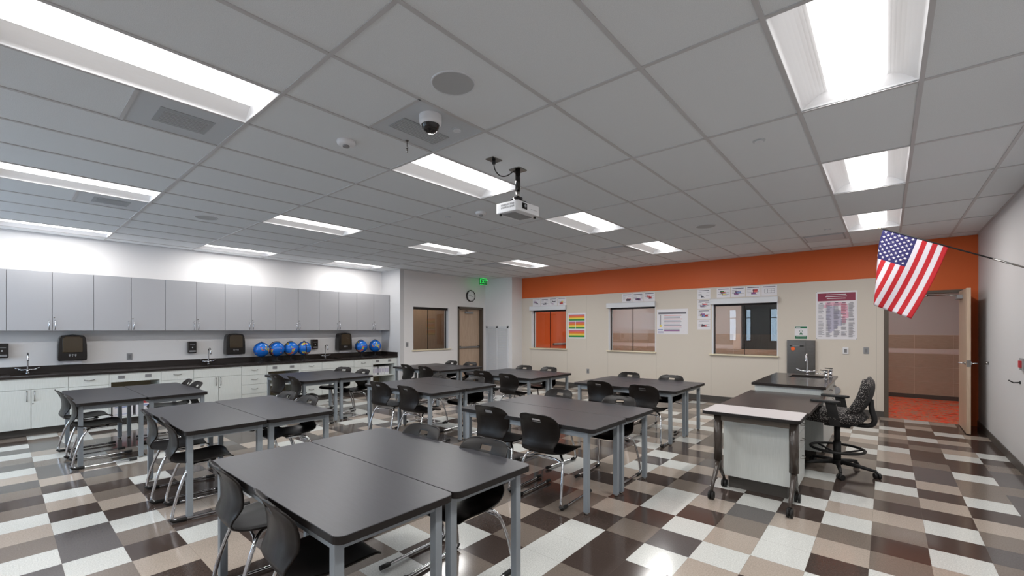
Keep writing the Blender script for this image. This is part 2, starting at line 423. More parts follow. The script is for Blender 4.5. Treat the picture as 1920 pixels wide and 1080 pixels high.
for (i, j) in HALF:
    for q in (0, .5):
        y = GY + (j + q) * B
        if abs((j + q) % 1) > .1 and y < YB: cb.box(GX + i * A, y - hb, CEIL - .006, GX + (i + 1) * A, y + hb, CEIL + .002, 'grid')
for b in ((XL, YF, XL + .022, YP), (XR - .022, YF, XR, YB), (XJ, YB - .022, XR, YB), (XN, YP, XN + .022, YN)):
    cb.box(b[0], b[1], CEIL - .006, b[2], b[3], CEIL + .002, 'grid')
cb.box(XL - .2, YF - .2, CEIL + .2, XR + .2, YB + .2, CEIL + .25, 'tile_ceiling')
struct(cb.build('ceiling'))
struct(MB().box(XL - .2, YF - .2, CEIL, XL - .15, YB + .2, CEIL + .2, 'tile_ceiling').box(XR + .15, YF - .2, CEIL, XR + .2, YB + .2, CEIL + .2, 'tile_ceiling')
       .box(XL - .2, YF - .2, CEIL, XR + .2, YF - .15, CEIL + .2, 'tile_ceiling').box(XL - .2, YB + .16, CEIL, XR + .2, YB + .2, CEIL + .2, 'tile_ceiling').build('trim_1'))

# ---------------- ceiling lights ----------------
def make_light(x, y, label):
    t = thing('ceiling_light', label, 'ceiling light', (x, y, CEIL), 0, 'recessed troffer lights')
    hx, hy = A / 2 - .012, B / 2 - .012; D = .085
    n = 8; m = MB(); lx = .15
    def prof(k):                       # curved side reflector from frame edge up to the lens
        a = k / n * math.pi / 2
        return hx - (hx - lx) * math.sin(a) ** 1.0 * 1.0, .004 + D * (1 - math.cos(a)) * 1.0
    for sgn in (-1, 1):
        P = [(sgn * (hx - (hx - lx) * k / n), .004 + D * math.sin(k / n * math.pi / 2)) for k in range(n + 1)]
        for (xa, za), (xb, zb) in zip(P[:-1], P[1:]):
            m.quad([(xa, -hy, za), (xa, hy, za), (xb, hy, zb), (xb, -hy, zb)], 'reflector', True)
    for sy in (-1, 1):                 # end plates, cut to the same curve
        P = [(-(hx - (hx - lx) * k / n), .004 + D * math.sin(k / n * math.pi / 2)) for k in range(n + 1)]
        P = P + [(-x_, z_) for x_, z_ in reversed(P)]
        m.quad([(px_, sy * hy, pz_) for px_, pz_ in P], 'reflector')
    m.box(-lx, -hy, .004 + D, lx, hy, .004 + D + .02, 'reflector')
    m.build('reflector', t)
    f = MB(); e = .012
    for b in ((-hx - e, -hy - e, hx + e, -hy), (-hx - e, hy, hx + e, hy + e), (-hx - e, -hy, -hx, hy), (hx, -hy, hx + e, hy)):
        f.box(b[0], b[1], -.002, b[2], b[3], .006, 'white_m')
    f.build('frame', t)
    l = MB(); nn = 10; q = hy - .03
    P = [(lx * math.cos(math.pi * k / nn), .004 + D - .070 * math.sin(math.pi * k / nn)) for k in range(nn + 1)]
    for (xa, za), (xb, zb) in zip(P[:-1], P[1:]):
        l.quad([(xa, -q, za), (xa, q, za), (xb, q, zb), (xb, -q, zb)], 'lens', True)
    for sy in (-q, q): l.quad([(a_, sy, b_) for a_, b_ in P], 'lens')
    l.build('lens', t)
    ld = bpy.data.lights.new('lamp', 'AREA'); ld.shape = 'RECTANGLE'; ld.size = .15; ld.size_y = 1.08; ld.energy = LAMP; ld.color = (1, .985, .965)
    lo = bpy.data.objects.new('lamp', ld); C.objects.link(lo); lo.parent = t; lo.location = (0, 0, .0165)
    return t
row_name = {-4: 'row above the middle tables', -9: 'row above the left tables', -14: 'row by the cabinet wall', 1: 'row by the right wall'}
pos_name = {-4: 'added unseen behind the camera', -2: 'nearest visible', 0: 'second', 2: 'third', 4: 'farthest'}
first = None; wall_lamp = None
for (i, j) in LIGHTS:
    x = GX + (i + .5) * A; y = GY + (j + .5) * B
    lab = 'lit recessed troffer, %s in the %s' % (pos_name[j], row_name[i])
    if i == -14 and j == 2: lab = 'lit recessed troffer at the far end of the row by the cabinet wall'
    if (i, j) == (1, 0): lab = 'largest lit troffer, at the top right of the photo'
    if first is None: first = make_light(x, y, lab)
    else:
        d = dup(first, (x, y, CEIL), 0, lab)
        if i == -14:
            for ch in d.children:
                if ch.type == 'LIGHT':
                    if wall_lamp is None: wall_lamp = ch.data.copy(); wall_lamp.energy = LAMP * .62
                    ch.data = wall_lamp

# ---------------- ceiling diffusers and devices ----------------
def diffuser(i, j, label, kind):
    x = GX + (i + .5) * A; y = GY + (j + .25) * B
    if j == 5.0: pass
    t = thing('ceiling_vent', label, 'air vent', (x, y, CEIL), 0)
    h = A / 2 - .012; m = MB()
    m.box(-h, -h, -.001, h, h, .012, 'vent'); m.build('panel', t)
    g = MB()
    if kind == 'slot':
        g.box(-.14, -.16, -.004, .14, .16, -.001, 'vent_d')
        for k in range(9): g.box(-.11 + k * .025, -.13, -.007, -.105 + k * .025, .13, -.004, 'vent')
    elif kind == 'plaque':
        g.box(-h + .05, -h + .05, -.012, h - .05, h - .05, -.006, 'vent'); g.box(-h + .03, -h + .03, -.006, h - .03, h - .03, -.001, 'vent_d')
    else:
        g.box(-.17, -.22, -.006, .02, .2, -.001, 'vent_d')
        for k in range(9): g.box(-.165 + k * .02, -.215, -.009, -.160 + k * .02, .195, -.006, 'vent')
    g.build('grille', t)
    return t
diffuser(-5, -1.5, 'square ceiling diffuser with a dark centre, beside the big light at upper left', 'slot')
diffuser(-10, -1.5, 'small square ceiling diffuser beside the second light at far left', 'slot')
diffuser(0, 5.0, 'grey square ceiling diffuser near the orange wall at right', 'plaque')
diffuser(-5, 4.0, 'grey square ceiling diffuser left of the farthest light over the middle row', 'plaque')
diffuser(-10, 4.0, 'grey square ceiling diffuser beside the farthest light near the exit sign', 'plaque')
diffuser(-3, -.5, 'square ceiling return grille beside the security camera', 'return')

def disc(x, y, r, h, m, name, label, cat, group=None, dome=None):
    o = MB().cyl((0, 0, -h), r * .97, h, m, 28, r2=r).build(name); o.location = (x, y, CEIL)
    return tag(o, label, cat, group)
for x, y, lab in ((-1.983, 1.812, 'large round ceiling speaker near the middle top of the photo'), (-1.973, 6.706, 'round ceiling speaker toward the orange wall, between middle and right lights'),
                  (-6.86, 1.835, 'round ceiling speaker over the left tables, faint'), (-6.875, 6.719, 'round ceiling speaker far back near the nook')):
    t = thing('ceiling_speaker', lab, 'speaker', (x, y, CEIL), 0, 'round ceiling speakers')
    MB().lathe((0, 0, 0), [(.135, 0), (.135, -.005), (.125, -.007), (.125, -.003)], 'white_m', 32).build('rim', t)
    MB().cyl((0, 0, -.005), .126, .005, 'speaker_grille', 32).build('grille', t)
for x, y, lab in ((-.761, 3.947, 'right of the projector, between the middle and right lights'), (-4.401, 3.926, 'left of the small smoke detector by the projector'), (-.66, 8.112, 'next to the diffuser near the orange wall'),
                  (-8.081, 3.896, 'over the left tables'), (-4.407, 8.2, 'left of the farthest middle lights'), (-2.423, 2.251, 'beside the security camera')):
    o = MB().cyl((0, 0, -.004), .045, .004, 'vent', 24).cyl((0, 0, -.012), .03, .008, 'white_m', 20).build('sprinkler_cover'); o.location = (x, y, CEIL)
    tag(o, 'small round sprinkler cover, ' + lab, 'sprinkler', 'ceiling sprinkler plates')
def smoke(x, y, lab, strobe):
    t = thing('smoke_detector', lab, 'smoke detector', (x, y, CEIL))
    MB().lathe((0, 0, 0), [(.07, 0), (.072, -.012), (.066, -.026), (.05, -.034), (.001, -.036)], 'white', 28).build('housing', t)
    MB().cyl((0, 0, -.046), .026, .012, 'greyp', 18).build('sensor', t)
smoke(-3.239, 1.816, 'white round smoke detector left of the security camera', 0)
smoke(-3.902, 4.041, 'white round smoke detector left of the projector', 1)
t = thing('security_camera', 'white dome security camera with a dark lens on the ceiling', 'security camera', (-2.408, 1.985, CEIL))
MB().lathe((0, 0, 0), [(.078, 0), (.078, -.045), (.072, -.06), (.062, -.066)], 'white', 32).build('housing', t)
MB().lathe((0, 0, 0), [(.064, -.062), (.058, -.085), (.045, -.105), (.025, -.118), (.001, -.122)], 'black', 28).build('dome_lens', t)
t = thing('ceiling_hook', 'tiny metal hook fitting hanging from the ceiling near the camera', 'hook', (-2.858, 2.12, CEIL))
MB().cyl((0, 0, -.006), .014, .006, 'nickel', 12).tube([(0, 0, 0), (0, 0, -.05), (.012, 0, -.06), (0, 0, -.072), (0, 0, -.1)], .003, 'nickel', 6).build('rod', t)
MB().cyl((0, 0, -.08), .009, .016, 'nickel', 10).build('nut', t)

# projector
PX, PY = -2.6, 3.186
t = thing('projector', 'white and grey projector hanging on a black pole from the ceiling', 'projector', (PX, PY, CEIL))
MB().box(-.06, -.06, -.012, .06, .06, 0, 'nickel').build('ceiling_plate', t)
MB().cyl((0, 0, -.20), .024, .19, 'black', 16).cyl((0, 0, -.27), .018, .08, 'nickel', 16).build('pole', t)
mm = MB(); mm.cyl((0, 0, -.315), .045, .05, 'black', 16).box(-.085, -.085, -.328, .085, .085, -.318, 'rubber')
for a in range(4):
    ca, sa = math.cos(a * math.pi / 2 + .78), math.sin(a * math.pi / 2 + .78)
    mm.tube([(0, 0, -.29), (ca * .07, sa * .07, -.30), (ca * .12, sa * .12, -.335)], .007, 'rubber', 6)
mm.tube([(.0, 0, -.2), (-.03, .02, -.24), (-.05, -.03, -.28), (-.06, -.08, -.32)], .006, 'rubber', 6, smooth_iter=2)
mm.tube([(-.12, -.1, -.33), (-.16, -.12, -.35), (-.155, -.1, -.40), (-.13, -.06, -.40)], .006, 'rubber', 6, smooth_iter=2)
mm.build('mount', t)
pb = MB(); pb.prism(rrect(-.13, -.17, .13, .17, .025), -.43, -.338, 'white', 'z')
pb.build('body', t, bevel=.006)
g = MB()
for r_ in range(2):
    for k in range(9): g.box(-.06 + k * .018, -.1712, -.372 - r_ * .024, -.048 + k * .018, -.169, -.356 - r_ * .024, 'greyp')
g.build('vent_grille', t)
l = MB(); l.box(.128, -.10, -.405, .134, -.03, -.352, 'black').cyl((.13, -.065, -.378), .022, .012, 'rubber', 20, 'x').cyl((.132, -.065, -.378), .014, .012, 'chrome', 20, 'x')
l.build('projection_lens', t)
MB().box(-.08, -.13, -.436, .06, .13, -.429, 'greyp').cyl((-.09, -.14, -.445), .012, .016, 'rubber', 10).cyl((.09, .14, -.445), .012, .016, 'rubber', 10).build('underside_panel', t)
MB().box(.129, .03, -.39, .1315, .12, -.387, 'greyp').build('lettering_bar', t)
t = thing('ceiling_outlet', 'dark metal ceiling outlet plate beside the projector pole, feeding its cable', 'outlet', (-2.604, 2.858, CEIL))
MB().box(-.045, -.06, -.008, .045, .06, 0, 'nickel').cyl((0, .0, -.04), .016, .034, 'rubber', 12).build('plate', t)
MB().tube([(0, 0, -.04), (0, .01, -.09), (0, .08, -.13), (0, .18, -.1), (0, .27, -.03), (0, .30, -.02)], .005, 'rubber', 6, smooth_iter=2).build('cable', t)

# exit sign
t = thing('exit_sign', 'green glowing EXIT sign hanging from the ceiling by the clock', 'exit sign', (-8.76, 9.16, CEIL))
MB().cyl((0, 0, -.03), .03, .03, 'white', 12).box(-.012, -.15, -.215, .012, .15, -.03, 'exit_face').build('housing', t)
def text_mesh(name, body, size, m, parent, loc, rot, ext=.001, align='CENTER', space=1):
    cu = bpy.data.curves.new(name, 'FONT'); cu.body = body; cu.size = size; cu.extrude = ext; cu.align_x = align; cu.align_y = 'CENTER'; cu.space_character = space; cu.resolution_u = 3
    tmp = bpy.data.objects.new('tmp', cu); C.objects.link(tmp); dg = bpy.context.evaluated_depsgraph_get()
    me = bpy.data.meshes.new_from_object(tmp.evaluated_get(dg)); me.name = name
    bpy.data.objects.remove(tmp); bpy.data.curves.remove(cu)
    me.materials.clear(); me.materials.append(M[m])
    o = bpy.data.objects.new(name, me); C.objects.link(o); o.parent = parent; o.location = loc; o.rotation_euler = rot
    return o
text_mesh('lettering', 'EXIT', .165, 'exit', t, (.0135, 0.012, -.123), (R(90), 0, R(90)))
MB().quad([(.0135, -.145, -.123), (.0135, -.128, -.108), (.0135, -.128, -.138)], 'exit').build('arrow', t)
MB().box(.012, -.15, -.215, .0135, .15, -.205, 'exit').box(.012, -.15, -.04, .0135, .15, -.03, 'exit').box(-.013, -.14, -.2, -.012, .14, -.05, 'exit').build('lit_border', t)

# ---------------- hallway beyond the far wall ----------------
HY = 13.33; HC = 2.75
hf = MB().box(-8.1, YB, -.05, 3.2, HY, 0, 'carpet'); struct(hf.build('floor_hallway'))
struct(MB().box(-8.1, YB + .16, HC, 3.2, HY, HC + .05, 'hall_wall').build('ceiling_hallway'))
hw = wall('w', 'y', HY, HY + .12, -8.1, 3.2, 0, HC, [(-3.0, -1.9, .98, 2.6)], lambda u, z: 'hall_wall')
def tileband(m, x0, x1, hole=None):
    for z0, z1, k in ((.07, .376, 'tile_wall'), (.376, .688, 'tile_wall'), (.688, .989, 'tile_wall'), (.989, 1.097, 'tile_light'), (1.097, 1.40, 'tile_wall')):
        x = x0
        while x < x1 - .01:
            e = min(x1, x + .61)
            if not (hole and z1 > hole[2] + .02 and e > hole[0] and x < hole[1]):
                m.box(x + .003, HY - .012, z0 + .003, e - .003, HY, z1 - .003, k)
            x = e
    for a, b_ in (((x0, hole[0]), (hole[1], x1)) if hole else ((x0, x1),)): m.box(a, HY - .008, .05, b_, HY - .0005, 1.402, 'grout')
tileband(hw, -8.07, 3.2, (-3.02, -1.88, .98))
hw.box(-8.1, HY - .02, 0, 3.2, HY, .09, 'base')
struct(hw.build('wall_hallway'))
we = MB().box(-8.22, YB + .16, 0, -8.1, HY + .1, HC, 'orange').box(3.2, YB + .16, 0, 3.3, HY + .1, HC, 'hall_wall'); struct(we.build('wall_hallway_end'))
struct(MB().box(XR + .1, YB + .04, 0, 3.2, YB + .16, HC, 'hall_wall').box(-8.1, YB + .16, CEIL - .3, XR + .2, YB + .17, CEIL, 'hall_wall').build('wall_hallway_near'))
t = thing('hallway_door', 'orange door with a grey push bar seen through the leftmost far window', 'door', (-8.1, 12.0, 0))
MB().box(0, -.46, 0, .04, .46, 2.1, 'orange').build('leaf', t, bevel=.003)
MB().tube([(.08, -.36, 1.05), (.08, .36, 1.05)], .035, 'greyp', 10).box(.04, -.36, 1.02, .08, -.3, 1.08, 'greyp').box(.04, .3, 1.02, .08, .36, 1.08, 'greyp').build('push_bar', t)
# dim room beyond the hallway opening
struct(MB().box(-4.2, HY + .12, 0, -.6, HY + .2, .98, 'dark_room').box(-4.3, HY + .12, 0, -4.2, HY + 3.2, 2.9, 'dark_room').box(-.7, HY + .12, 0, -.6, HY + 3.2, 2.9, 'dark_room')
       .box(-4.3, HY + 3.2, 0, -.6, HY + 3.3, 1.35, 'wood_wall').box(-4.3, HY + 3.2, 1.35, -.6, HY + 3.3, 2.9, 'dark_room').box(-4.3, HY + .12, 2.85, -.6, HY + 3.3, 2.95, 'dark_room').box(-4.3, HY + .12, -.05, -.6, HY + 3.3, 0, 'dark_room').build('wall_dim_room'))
for k, x in enumerate((-6.2, -3.1, .2)):  # added panels, out of view, that light the hallway
    t = thing('hallway_fill_light', ('added unseen hallway fill panel above the second far window', 'added unseen hallway fill panel above the third far window', 'added unseen hallway fill panel beyond the open door')[k], 'ceiling light', (x, 11.75, HC), 0, 'added hallway fill panels')
    MB().box(-.6, -.3, -.012, .6, .3, 0, 'white_m').build('frame', t); MB().box(-.57, -.27, -.016, .57, .27, -.012, 'fill_doorway' if k == 2 else 'fill_hall').build('lens', t)
# room behind the nook window
struct(MB().box(XN - 1.6, YP + .12, 0, XN - 1.5, YN, 2.75, 'wood_wall').box(XN - 1.6, YP + .02, 0, XN - .15, YP + .12, 2.75, 'wood_wall').box(XN - 1.6, YN, 0, XN - .15, YN + .1, 2.75, 'wood_wall')
       .box(XN - 1.6, YP + .12, 2.7, XN - .15, YN, 2.75, 'hall_wall').box(XN - 1.6, YP + .12, -.05, XN - .15, YN, 0, 'carpet').build('wall_adjoining_room'))
t = thing('adjoining_fill_light', 'added unseen fill panel in the room behind the nook window', 'ceiling light', (XN - .9, 8.1, 2.7))  # unseen panel added to brighten the adjoining room
MB().box(-.3, -.9, -.012, .3, .9, 0, 'white_m').build('frame', t); MB().box(-.28, -.88, -.016, .28, .88, -.012, 'fill_adjoining').build('lens', t)

# ---------------- interior windows ----------------
def window_y(n, x0, x1, z0, z1):
    m = MB(); y0, y1 = YB - .004, YB + .16; tk = .03
    m.box(x0, y0, z0, x0 + tk, y1, z1 - .07, 'white_m').box(x1 - .012, y0, z0, x1, y1, z1 - .07, 'white_m')
    m.box(x0 + tk, y0 + .05, z1 - .11, x1 - .012, y1, z1 - .07, 'edge')
    m.box(x0 + tk, y0 + .08, z0, x0 + tk + .012, y0 + .1, z1 - .1, 'edge')
    fr = struct(m.build('window_%d' % n))
    MB().prism([(YB - .075, z1 - .075), (YB - .075, z1 + .03), (YB - .06, z1 + .045), (YB, z1 + .045), (YB, z1 - .075)], x0 - .03, x1 + .01, 'white_m', 'x').build('shade_housing', fr)
    MB().box(x0 - .045, YB - .05, z0 - .03, x1 + .02, YB + .12, z0, 'sill').build('window_sill', fr, bevel=.006)
    xm = x0 + (x1 - x0) * .5
    MB().box(x0 + tk, YB + .095, z0, xm - .003, YB + .101, z1 - .1, 'glass').build('pane', fr)
    MB().box(xm + .003, YB + .095, z0, x1 - .012, YB + .101, z1 - .1, 'glass').build('pane', fr)
    MB().box(xm - .005, YB + .09, z0, xm + .005, YB + .106, z1 - .1, 'edge').build('mullion', fr)
for n, (a, b_, c, d) in enumerate(WINS): window_y(n + 1, a, b_, c, d)
y0, y1, z0, z1 = NWIN
m = MB(); m.box(XN - .15, y0, z0, XN + .004, y0 + .012, z1, 'white_m').box(XN - .15, y1 - .03, z0, XN + .004, y1, z1, 'white_m').box(XN - .12, y0 + .012, z1 - .06, XN - .02, y1 - .03, z1, 'edge').box(XN - .1, y1 - .045, z0, XN - .08, y1 - .03, z1 - .05, 'edge')
fr = struct(m.build('window_4'))
MB().box(XN - .12, y0 - .03, z0 - .03, XN + .05, y1 + .06, z0, 'sill').build('window_sill', fr, bevel=.006)
ym = (y0 + y1) / 2 - .05
MB().box(XN - .101, y0 + .012, z0, XN - .095, ym - .003, z1 - .06, 'glass').build('pane', fr)
MB().box(XN - .101, ym + .003, z0, XN - .095, y1 - .03, z1 - .06, 'glass').build('pane', fr)
MB().box(XN - .106, ym - .005, z0, XN - .09, ym + .005, z1 - .06, 'edge').build('mullion', fr)
for n, (a, b_, c, d) in enumerate(BW):
    m = MB(); y = YF - .1
    for q in ((a, c, a + .04, d), (b_ - .04, c, b_, d), (a, c, b_, c + .04), (a, d - .04, b_, d), (a, 2.05, b_, 2.09)): m.box(q[0], y, q[1], q[2], y + .05, q[3], 'frame_brown')
    fr = struct(m.build('window_%d' % (n + 5)))
    MB().box(a + .04, y + .02, c + .04, b_ - .04, y + .026, d - .04, 'glass').build('pane', fr)

# ---------------- far doorway with its open door ----------------
a, b_ = DOOR[0], DOOR[1]
m = MB(); H = DOOR[3]
m.box(a - .03, YB - .015, 0, a + .03, YB + .17, H, 'frame_brown').box(b_ - .05, YB - .015, 0, b_ + .01, YB + .17, H, 'frame_brown').box(a - .03, YB - .015, H - .05, b_ + .01, YB + .17, H, 'frame_brown')
fr = struct(m.build('trim_2', bevel=.003))
d = thing('open_door', 'pale wood door standing open against the orange wall at right', 'door', (.93, YB - .02, 0))
MB().box(-.055, -.88, .012, -.01, 0, 2.12, 'door_wood').build('door_leaf', d, bevel=.002)
hd = MB()
for s, x in ((-1, -.055), (1, -.01)):
    hd.cyl((x if s > 0 else x - .012, -.80, 1.03), .027, .012, 'chrome', 18, 'x')
    hd.tube([(x, -.80, 1.03), (x + s * .06, -.80, 1.03), (x + s * .07, -.78, 1.03), (x + s * .07, -.69, 1.03)], .010, 'chrome', 10)
hd.build('lever_handle', d)
MB().box(-.0552, -.8805, .98, -.0098, -.8795, 1.08, 'nickel').build('latch_plate', d)
cl = MB().box(-.115, -.50, 1.985, -.056, -.22, 2.045, 'greyp'); cl.build('door_closer', d, bevel=.004)
MB().tube([(-.085, -.36, 2.05), (-.26, -.24, 2.06), (-.43, -.02, 2.08)], .008, 'nickel', 6).cyl((-.43, -.02, 2.06), .02, .03, 'nickel', 10).build('closer_arm', d)
MB().cyl((-.012, -.0, .25), .009, .12, 'nickel', 10).cyl((-.012, 0, 1.05), .009, .12, 'nickel', 10).cyl((-.012, 0, 1.85), .009, .12, 'nickel', 10).build('hinge', d)

# nook door
y0, y1 = NDOOR[0], NDOOR[1]; H = NDOOR[3]
m = MB(); m.box(XN - .16, y0, 0, XN + .015, y0 + .06, H, 'frame_brown').box(XN - .16, y1 - .06, 0, XN + .015, y1, H, 'frame_brown').box(XN - .16, y0, H - .06, XN + .015, y1, H, 'frame_brown')
struct(m.build('door_1_frame', bevel=.003)).name = 'trim_3'
dr = struct(MB().box(XN - .15, y0 + .06, .01, XN - .105, y1 - .06, H - .06, 'door_wood').build('door_1', bevel=.002))
MB().box(XN - .105, y0 + .1, .97, XN - .07, y0 + .2, 1.05, 'nickel').box(XN - .075, y0 + .1, .985, XN - .045, y1 - .09, 1.03, 'nickel').box(XN - .105, y1 - .14, .975, XN - .06, y1 - .08, 1.045, 'nickel').build('push_bar', dr, bevel=.003)
MB().box(XN - .105, 8.85, 1.98, XN - .045, 9.15, 2.04, 'greyp').tube([(XN - .07, 8.95, 2.05), (XN - .02, 8.75, 2.07), (XN - .06, 8.62, 2.09)], .008, 'nickel', 6).build('door_closer', dr)

# clock
t = thing('wall_clock', 'round black-rimmed wall clock above the nook door', 'clock', (XN, 8.975, 2.486))
MB().lathe((0, 0, 0), [(.17, 0), (.172, .03), (.165, .042), (.15, .044), (.146, .03)], 'black', 40, Vector((1, 0, 0))).build('rim', t)
MB().cyl((0, 0, 0), .15, .03, 'white', 40, 'x').build('dial', t)
tk = MB()
for k in range(12):
    a = k * math.pi / 6; u, v = .125 * math.sin(a), .125 * math.cos(a); tk.box(.03, u - .006, v - .01, .0315, u + .006, v + .01, 'inkd')
tk.build('hour_marks', t)
MB().tube([(.034, .02, .0), (.034, -.10, .022)], .004, 'inkd', 5).tube([(.034, -.01, 0), (.034, .075, -.018)], .005, 'inkd', 5).cyl((.03, 0, 0), .008, .006, 'inkd', 10, 'x').build('clock_hands', t)
# light switch, louvre
def plate(name, label, cat, x, y, z, w_, h, face, m='greyp', detail='greyd', group=None, dep=.012):
    t = thing(name, label, cat, (x, y, z), 0, group)
    if face == '+x': MB().box(0, -w_ / 2, -h / 2, dep * .6, w_ / 2, h / 2, m).build('cover_plate', t, bevel=.002); MB().box(dep * .6, -w_ * .22, -h * .28, dep, w_ * .22, h * .28, detail).build('insert', t)
    if face == '-x': MB().box(-dep * .6, -w_ / 2, -h / 2, 0, w_ / 2, h / 2, m).build('cover_plate', t, bevel=.002); MB().box(-dep, -w_ * .22, -h * .28, -dep * .6, w_ * .22, h * .28, detail).build('insert', t)
    if face == '-y': MB().box(-w_ / 2, -dep * .6, -h / 2, w_ / 2, 0, h / 2, m).build('cover_plate', t, bevel=.002); MB().box(-w_ * .22, -dep, -h * .28, w_ * .22, -dep * .6, h * .28, detail).build('insert', t)
    return t
plate('light_switch', 'grey light switch plate left of the nook window', 'light switch', XN, 6.75, 1.14, .075, .118, '+x')
plate('wall_outlet', 'grey wall outlet above the left counter between dispensers', 'outlet', XL, 1.51, 1.05, .075, .118, '+x')
plate('wall_outlet', 'grey wall outlet low on the beige wall right of the striped poster', 'outlet', -5.86, YB, .44, .075, .118, '-y')
plate('thermostat', 'white thermostat below the big poster, left of the light switch', 'thermostat', -.556, YB, 1.137, .085, .12, '-y', 'white', 'greyd', dep=.03)
plate('light_switch', 'grey light switch plate beside the open doorway', 'light switch', -.268, YB, 1.147, .075, .118, '-y')
plate('fire_alarm_pull', 'framed grey and red wall device on the right wall at photo edge', 'alarm', XR, 7.02, 1.157, .16, .125, '-x', 'greyp', 'red', dep=.04)
t = thing('wall_bumper', 'round chrome door bumper on the right wall behind the door', 'door stop', (XR, 9.129, 1.046)); MB().cyl((-.03, 0, 0), .022, .03, 'nickel', 16, 'x').build('bumper', t)
t = thing('wall_hook', 'black metal hook low on the right wall at the photo edge', 'hook', (XR, 7.2, .95)); MB().tube([(0, 0, 0), (-.05, -.0, -.005), (-.085, .01, .02)], .007, 'rubber', 8).build('hook', t)
MB().cyl((-.006, 0, 0), .018, .006, 'rubber', 12, 'x').build('rosette', t)
t = thing('round_wall_cover', 'round grey cover low on the beige wall behind the desk chair', 'wall cover', (-.70, YB, .41)); MB().cyl((0, -.02, 0), .07, .02, 'greyp', 28, 'y').build('cover', t)
t = thing('return_air_grille', 'tall white louvred air grille on the nook end wall', 'air vent', (-8.61, YN, 0))
m = MB()
for a, b_ in ((-.43, -.385), (-.03, .03), (.385, .43)): m.box(a, -.02, .25, b_, 0, 1.62, 'white_m')
m.box(-.43, -.02, 1.56, .43, 0, 1.62, 'white_m').box(-.43, -.02, .25, .43, 0, .31, 'white_m'); m.build('frame', t)
m = MB()
for k in range(40):
    z = .32 + k * .031
    for a, b_ in ((-.385, -.03), (.03, .385)): m.quad([(a, -.016, z), (b_, -.016, z), (b_, -.004, z + .02), (a, -.004, z + .02)], 'white_m')
m.build('louvres', t)

# ---------------- left wall: upper cabinets ----------------
UX = -9.52
def handle_v(x, y, z0, z1, m='chrome'):
    return MB().tube([(x, y, z0), (x + .022, y, z0 + .012), (x + .03, y, (z0 + z1) / 2), (x + .022, y, z1 - .012), (x, y, z1)], [.009, .006, .005, .006, .009], m, 8)
def handle_h(x, ya, yb, z, m='nickel'):
    return MB().tube([(x, ya, z), (x + .022, ya + .012, z - .004), (x + .03, (ya + yb) / 2, z - .008), (x + .022, yb - .012, z - .004), (x, yb, z)], [.0075, .005, .005, .005, .0075], m, 8)
def upper(y0, y1, label):
    t = thing('wall_cabinet', label, 'cabinet', (UX, y0, 1.5), 0, 'grey wall cabinets')
    L = y1 - y0; H = .892
    MB().box(XL - UX + .0, .001, 0, -.02, L - .001, H, 'upper').build('cabinet_body', t, bevel=.001)
    for k in range(2):
        a = k * L / 2 + .003; b_ = (k + 1) * L / 2 - .003
        dr = MB().box(-.019, a, .003, 0, b_, H - .003, 'upper').build('door', t, bevel=.0015)
        yy = L / 2 - .035 if k == 0 else L / 2 + .03
        handle_v(0, yy, .02, .155).build('handle', dr)
        if k == 1: MB().cyl((0, L / 2 + .02, .20), .008, .008, 'nickel', 12, 'x').build('lock', dr)
    return t
names_u = ['first full wall cabinet from the photo left, over the first towel dispenser', 'second full wall cabinet from the photo left', 'third full wall cabinet from the left, over the first soap dispenser', 'fourth wall cabinet, over the second towel dispenser',
           'fifth wall cabinet, over the row of four globes', 'sixth wall cabinet, over the second soap dispenser and faucet', 'last wall cabinet at the pier, over two globes']
for k in range(-1, 7):
    upper(.095 + .9195 * k, .095 + .9195 * (k + 1), 'grey two-door ' + (names_u[k] if k >= 0 else 'wall cabinet cut off by the left photo edge'))
struct(MB().box(XL, YF, 1.5, UX, .095 - .9195 - .01, 2.392, 'upper').build('trim_4'))

# ---------------- left wall: base cabinets ----------------
BX = -9.22; BZ = .105; CT = .858; CB = .826
def base_body(t, L, openf=False):
    if not openf: MB().box(XL - BX + .002, .001, BZ, -.02, L - .001, CB, 'grain').build('cabinet_body', t)
    MB().box(XL - BX + .002, 0, 0, -.08, L, BZ - .001, 'base').build('toe_kick', t)
def drawer(t, L, z0, z1, name='drawer', hz=True):
    d_ = MB().box(-.019, .003, z0 + .002, 0, L - .003, z1 - .002, 'grain').build(name, t, bevel=.0015)
    if hz: handle_h(0, L / 2 - .055, L / 2 + .055, (z0 + z1) / 2 + .008).build('handle', d_)
    return d_
def sink_unit(y0, y1, label):
    t = thing('sink_cabinet', label, 'cabinet', (BX, y0, 0), 0, 'sink base cabinets'); L = y1 - y0; base_body(t, L)
    MB().box(-.019, .003, .665, 0, L - .003, CB - .003, 'grain').build('false_front', t, bevel=.0015)
    for k in range(2):
        a = k * L / 2 + .0025; b_ = (k + 1) * L / 2 - .0025
        dr = MB().box(-.019, a, BZ + .002, 0, b_, .66, 'grain').build('door', t, bevel=.0015)
        yy = L / 2 - .04 if k == 0 else L / 2 + .035
        handle_v(0, yy, .5, .64, 'nickel').build('handle', dr)
        if k == 1: MB().cyl((0, L / 2 + .018, .46), .008, .006, 'nickel', 12, 'x').build('lock', dr)
    return t
def drawer_unit(y0, y1, label, splits):
    t = thing('drawer_cabinet', label, 'cabinet', (BX, y0, 0), 0, 'drawer base cabinets'); base_body(t, y1 - y0)
    for a, b_ in zip(splits[:-1], splits[1:]): drawer(t, y1 - y0, a, b_)
    return t
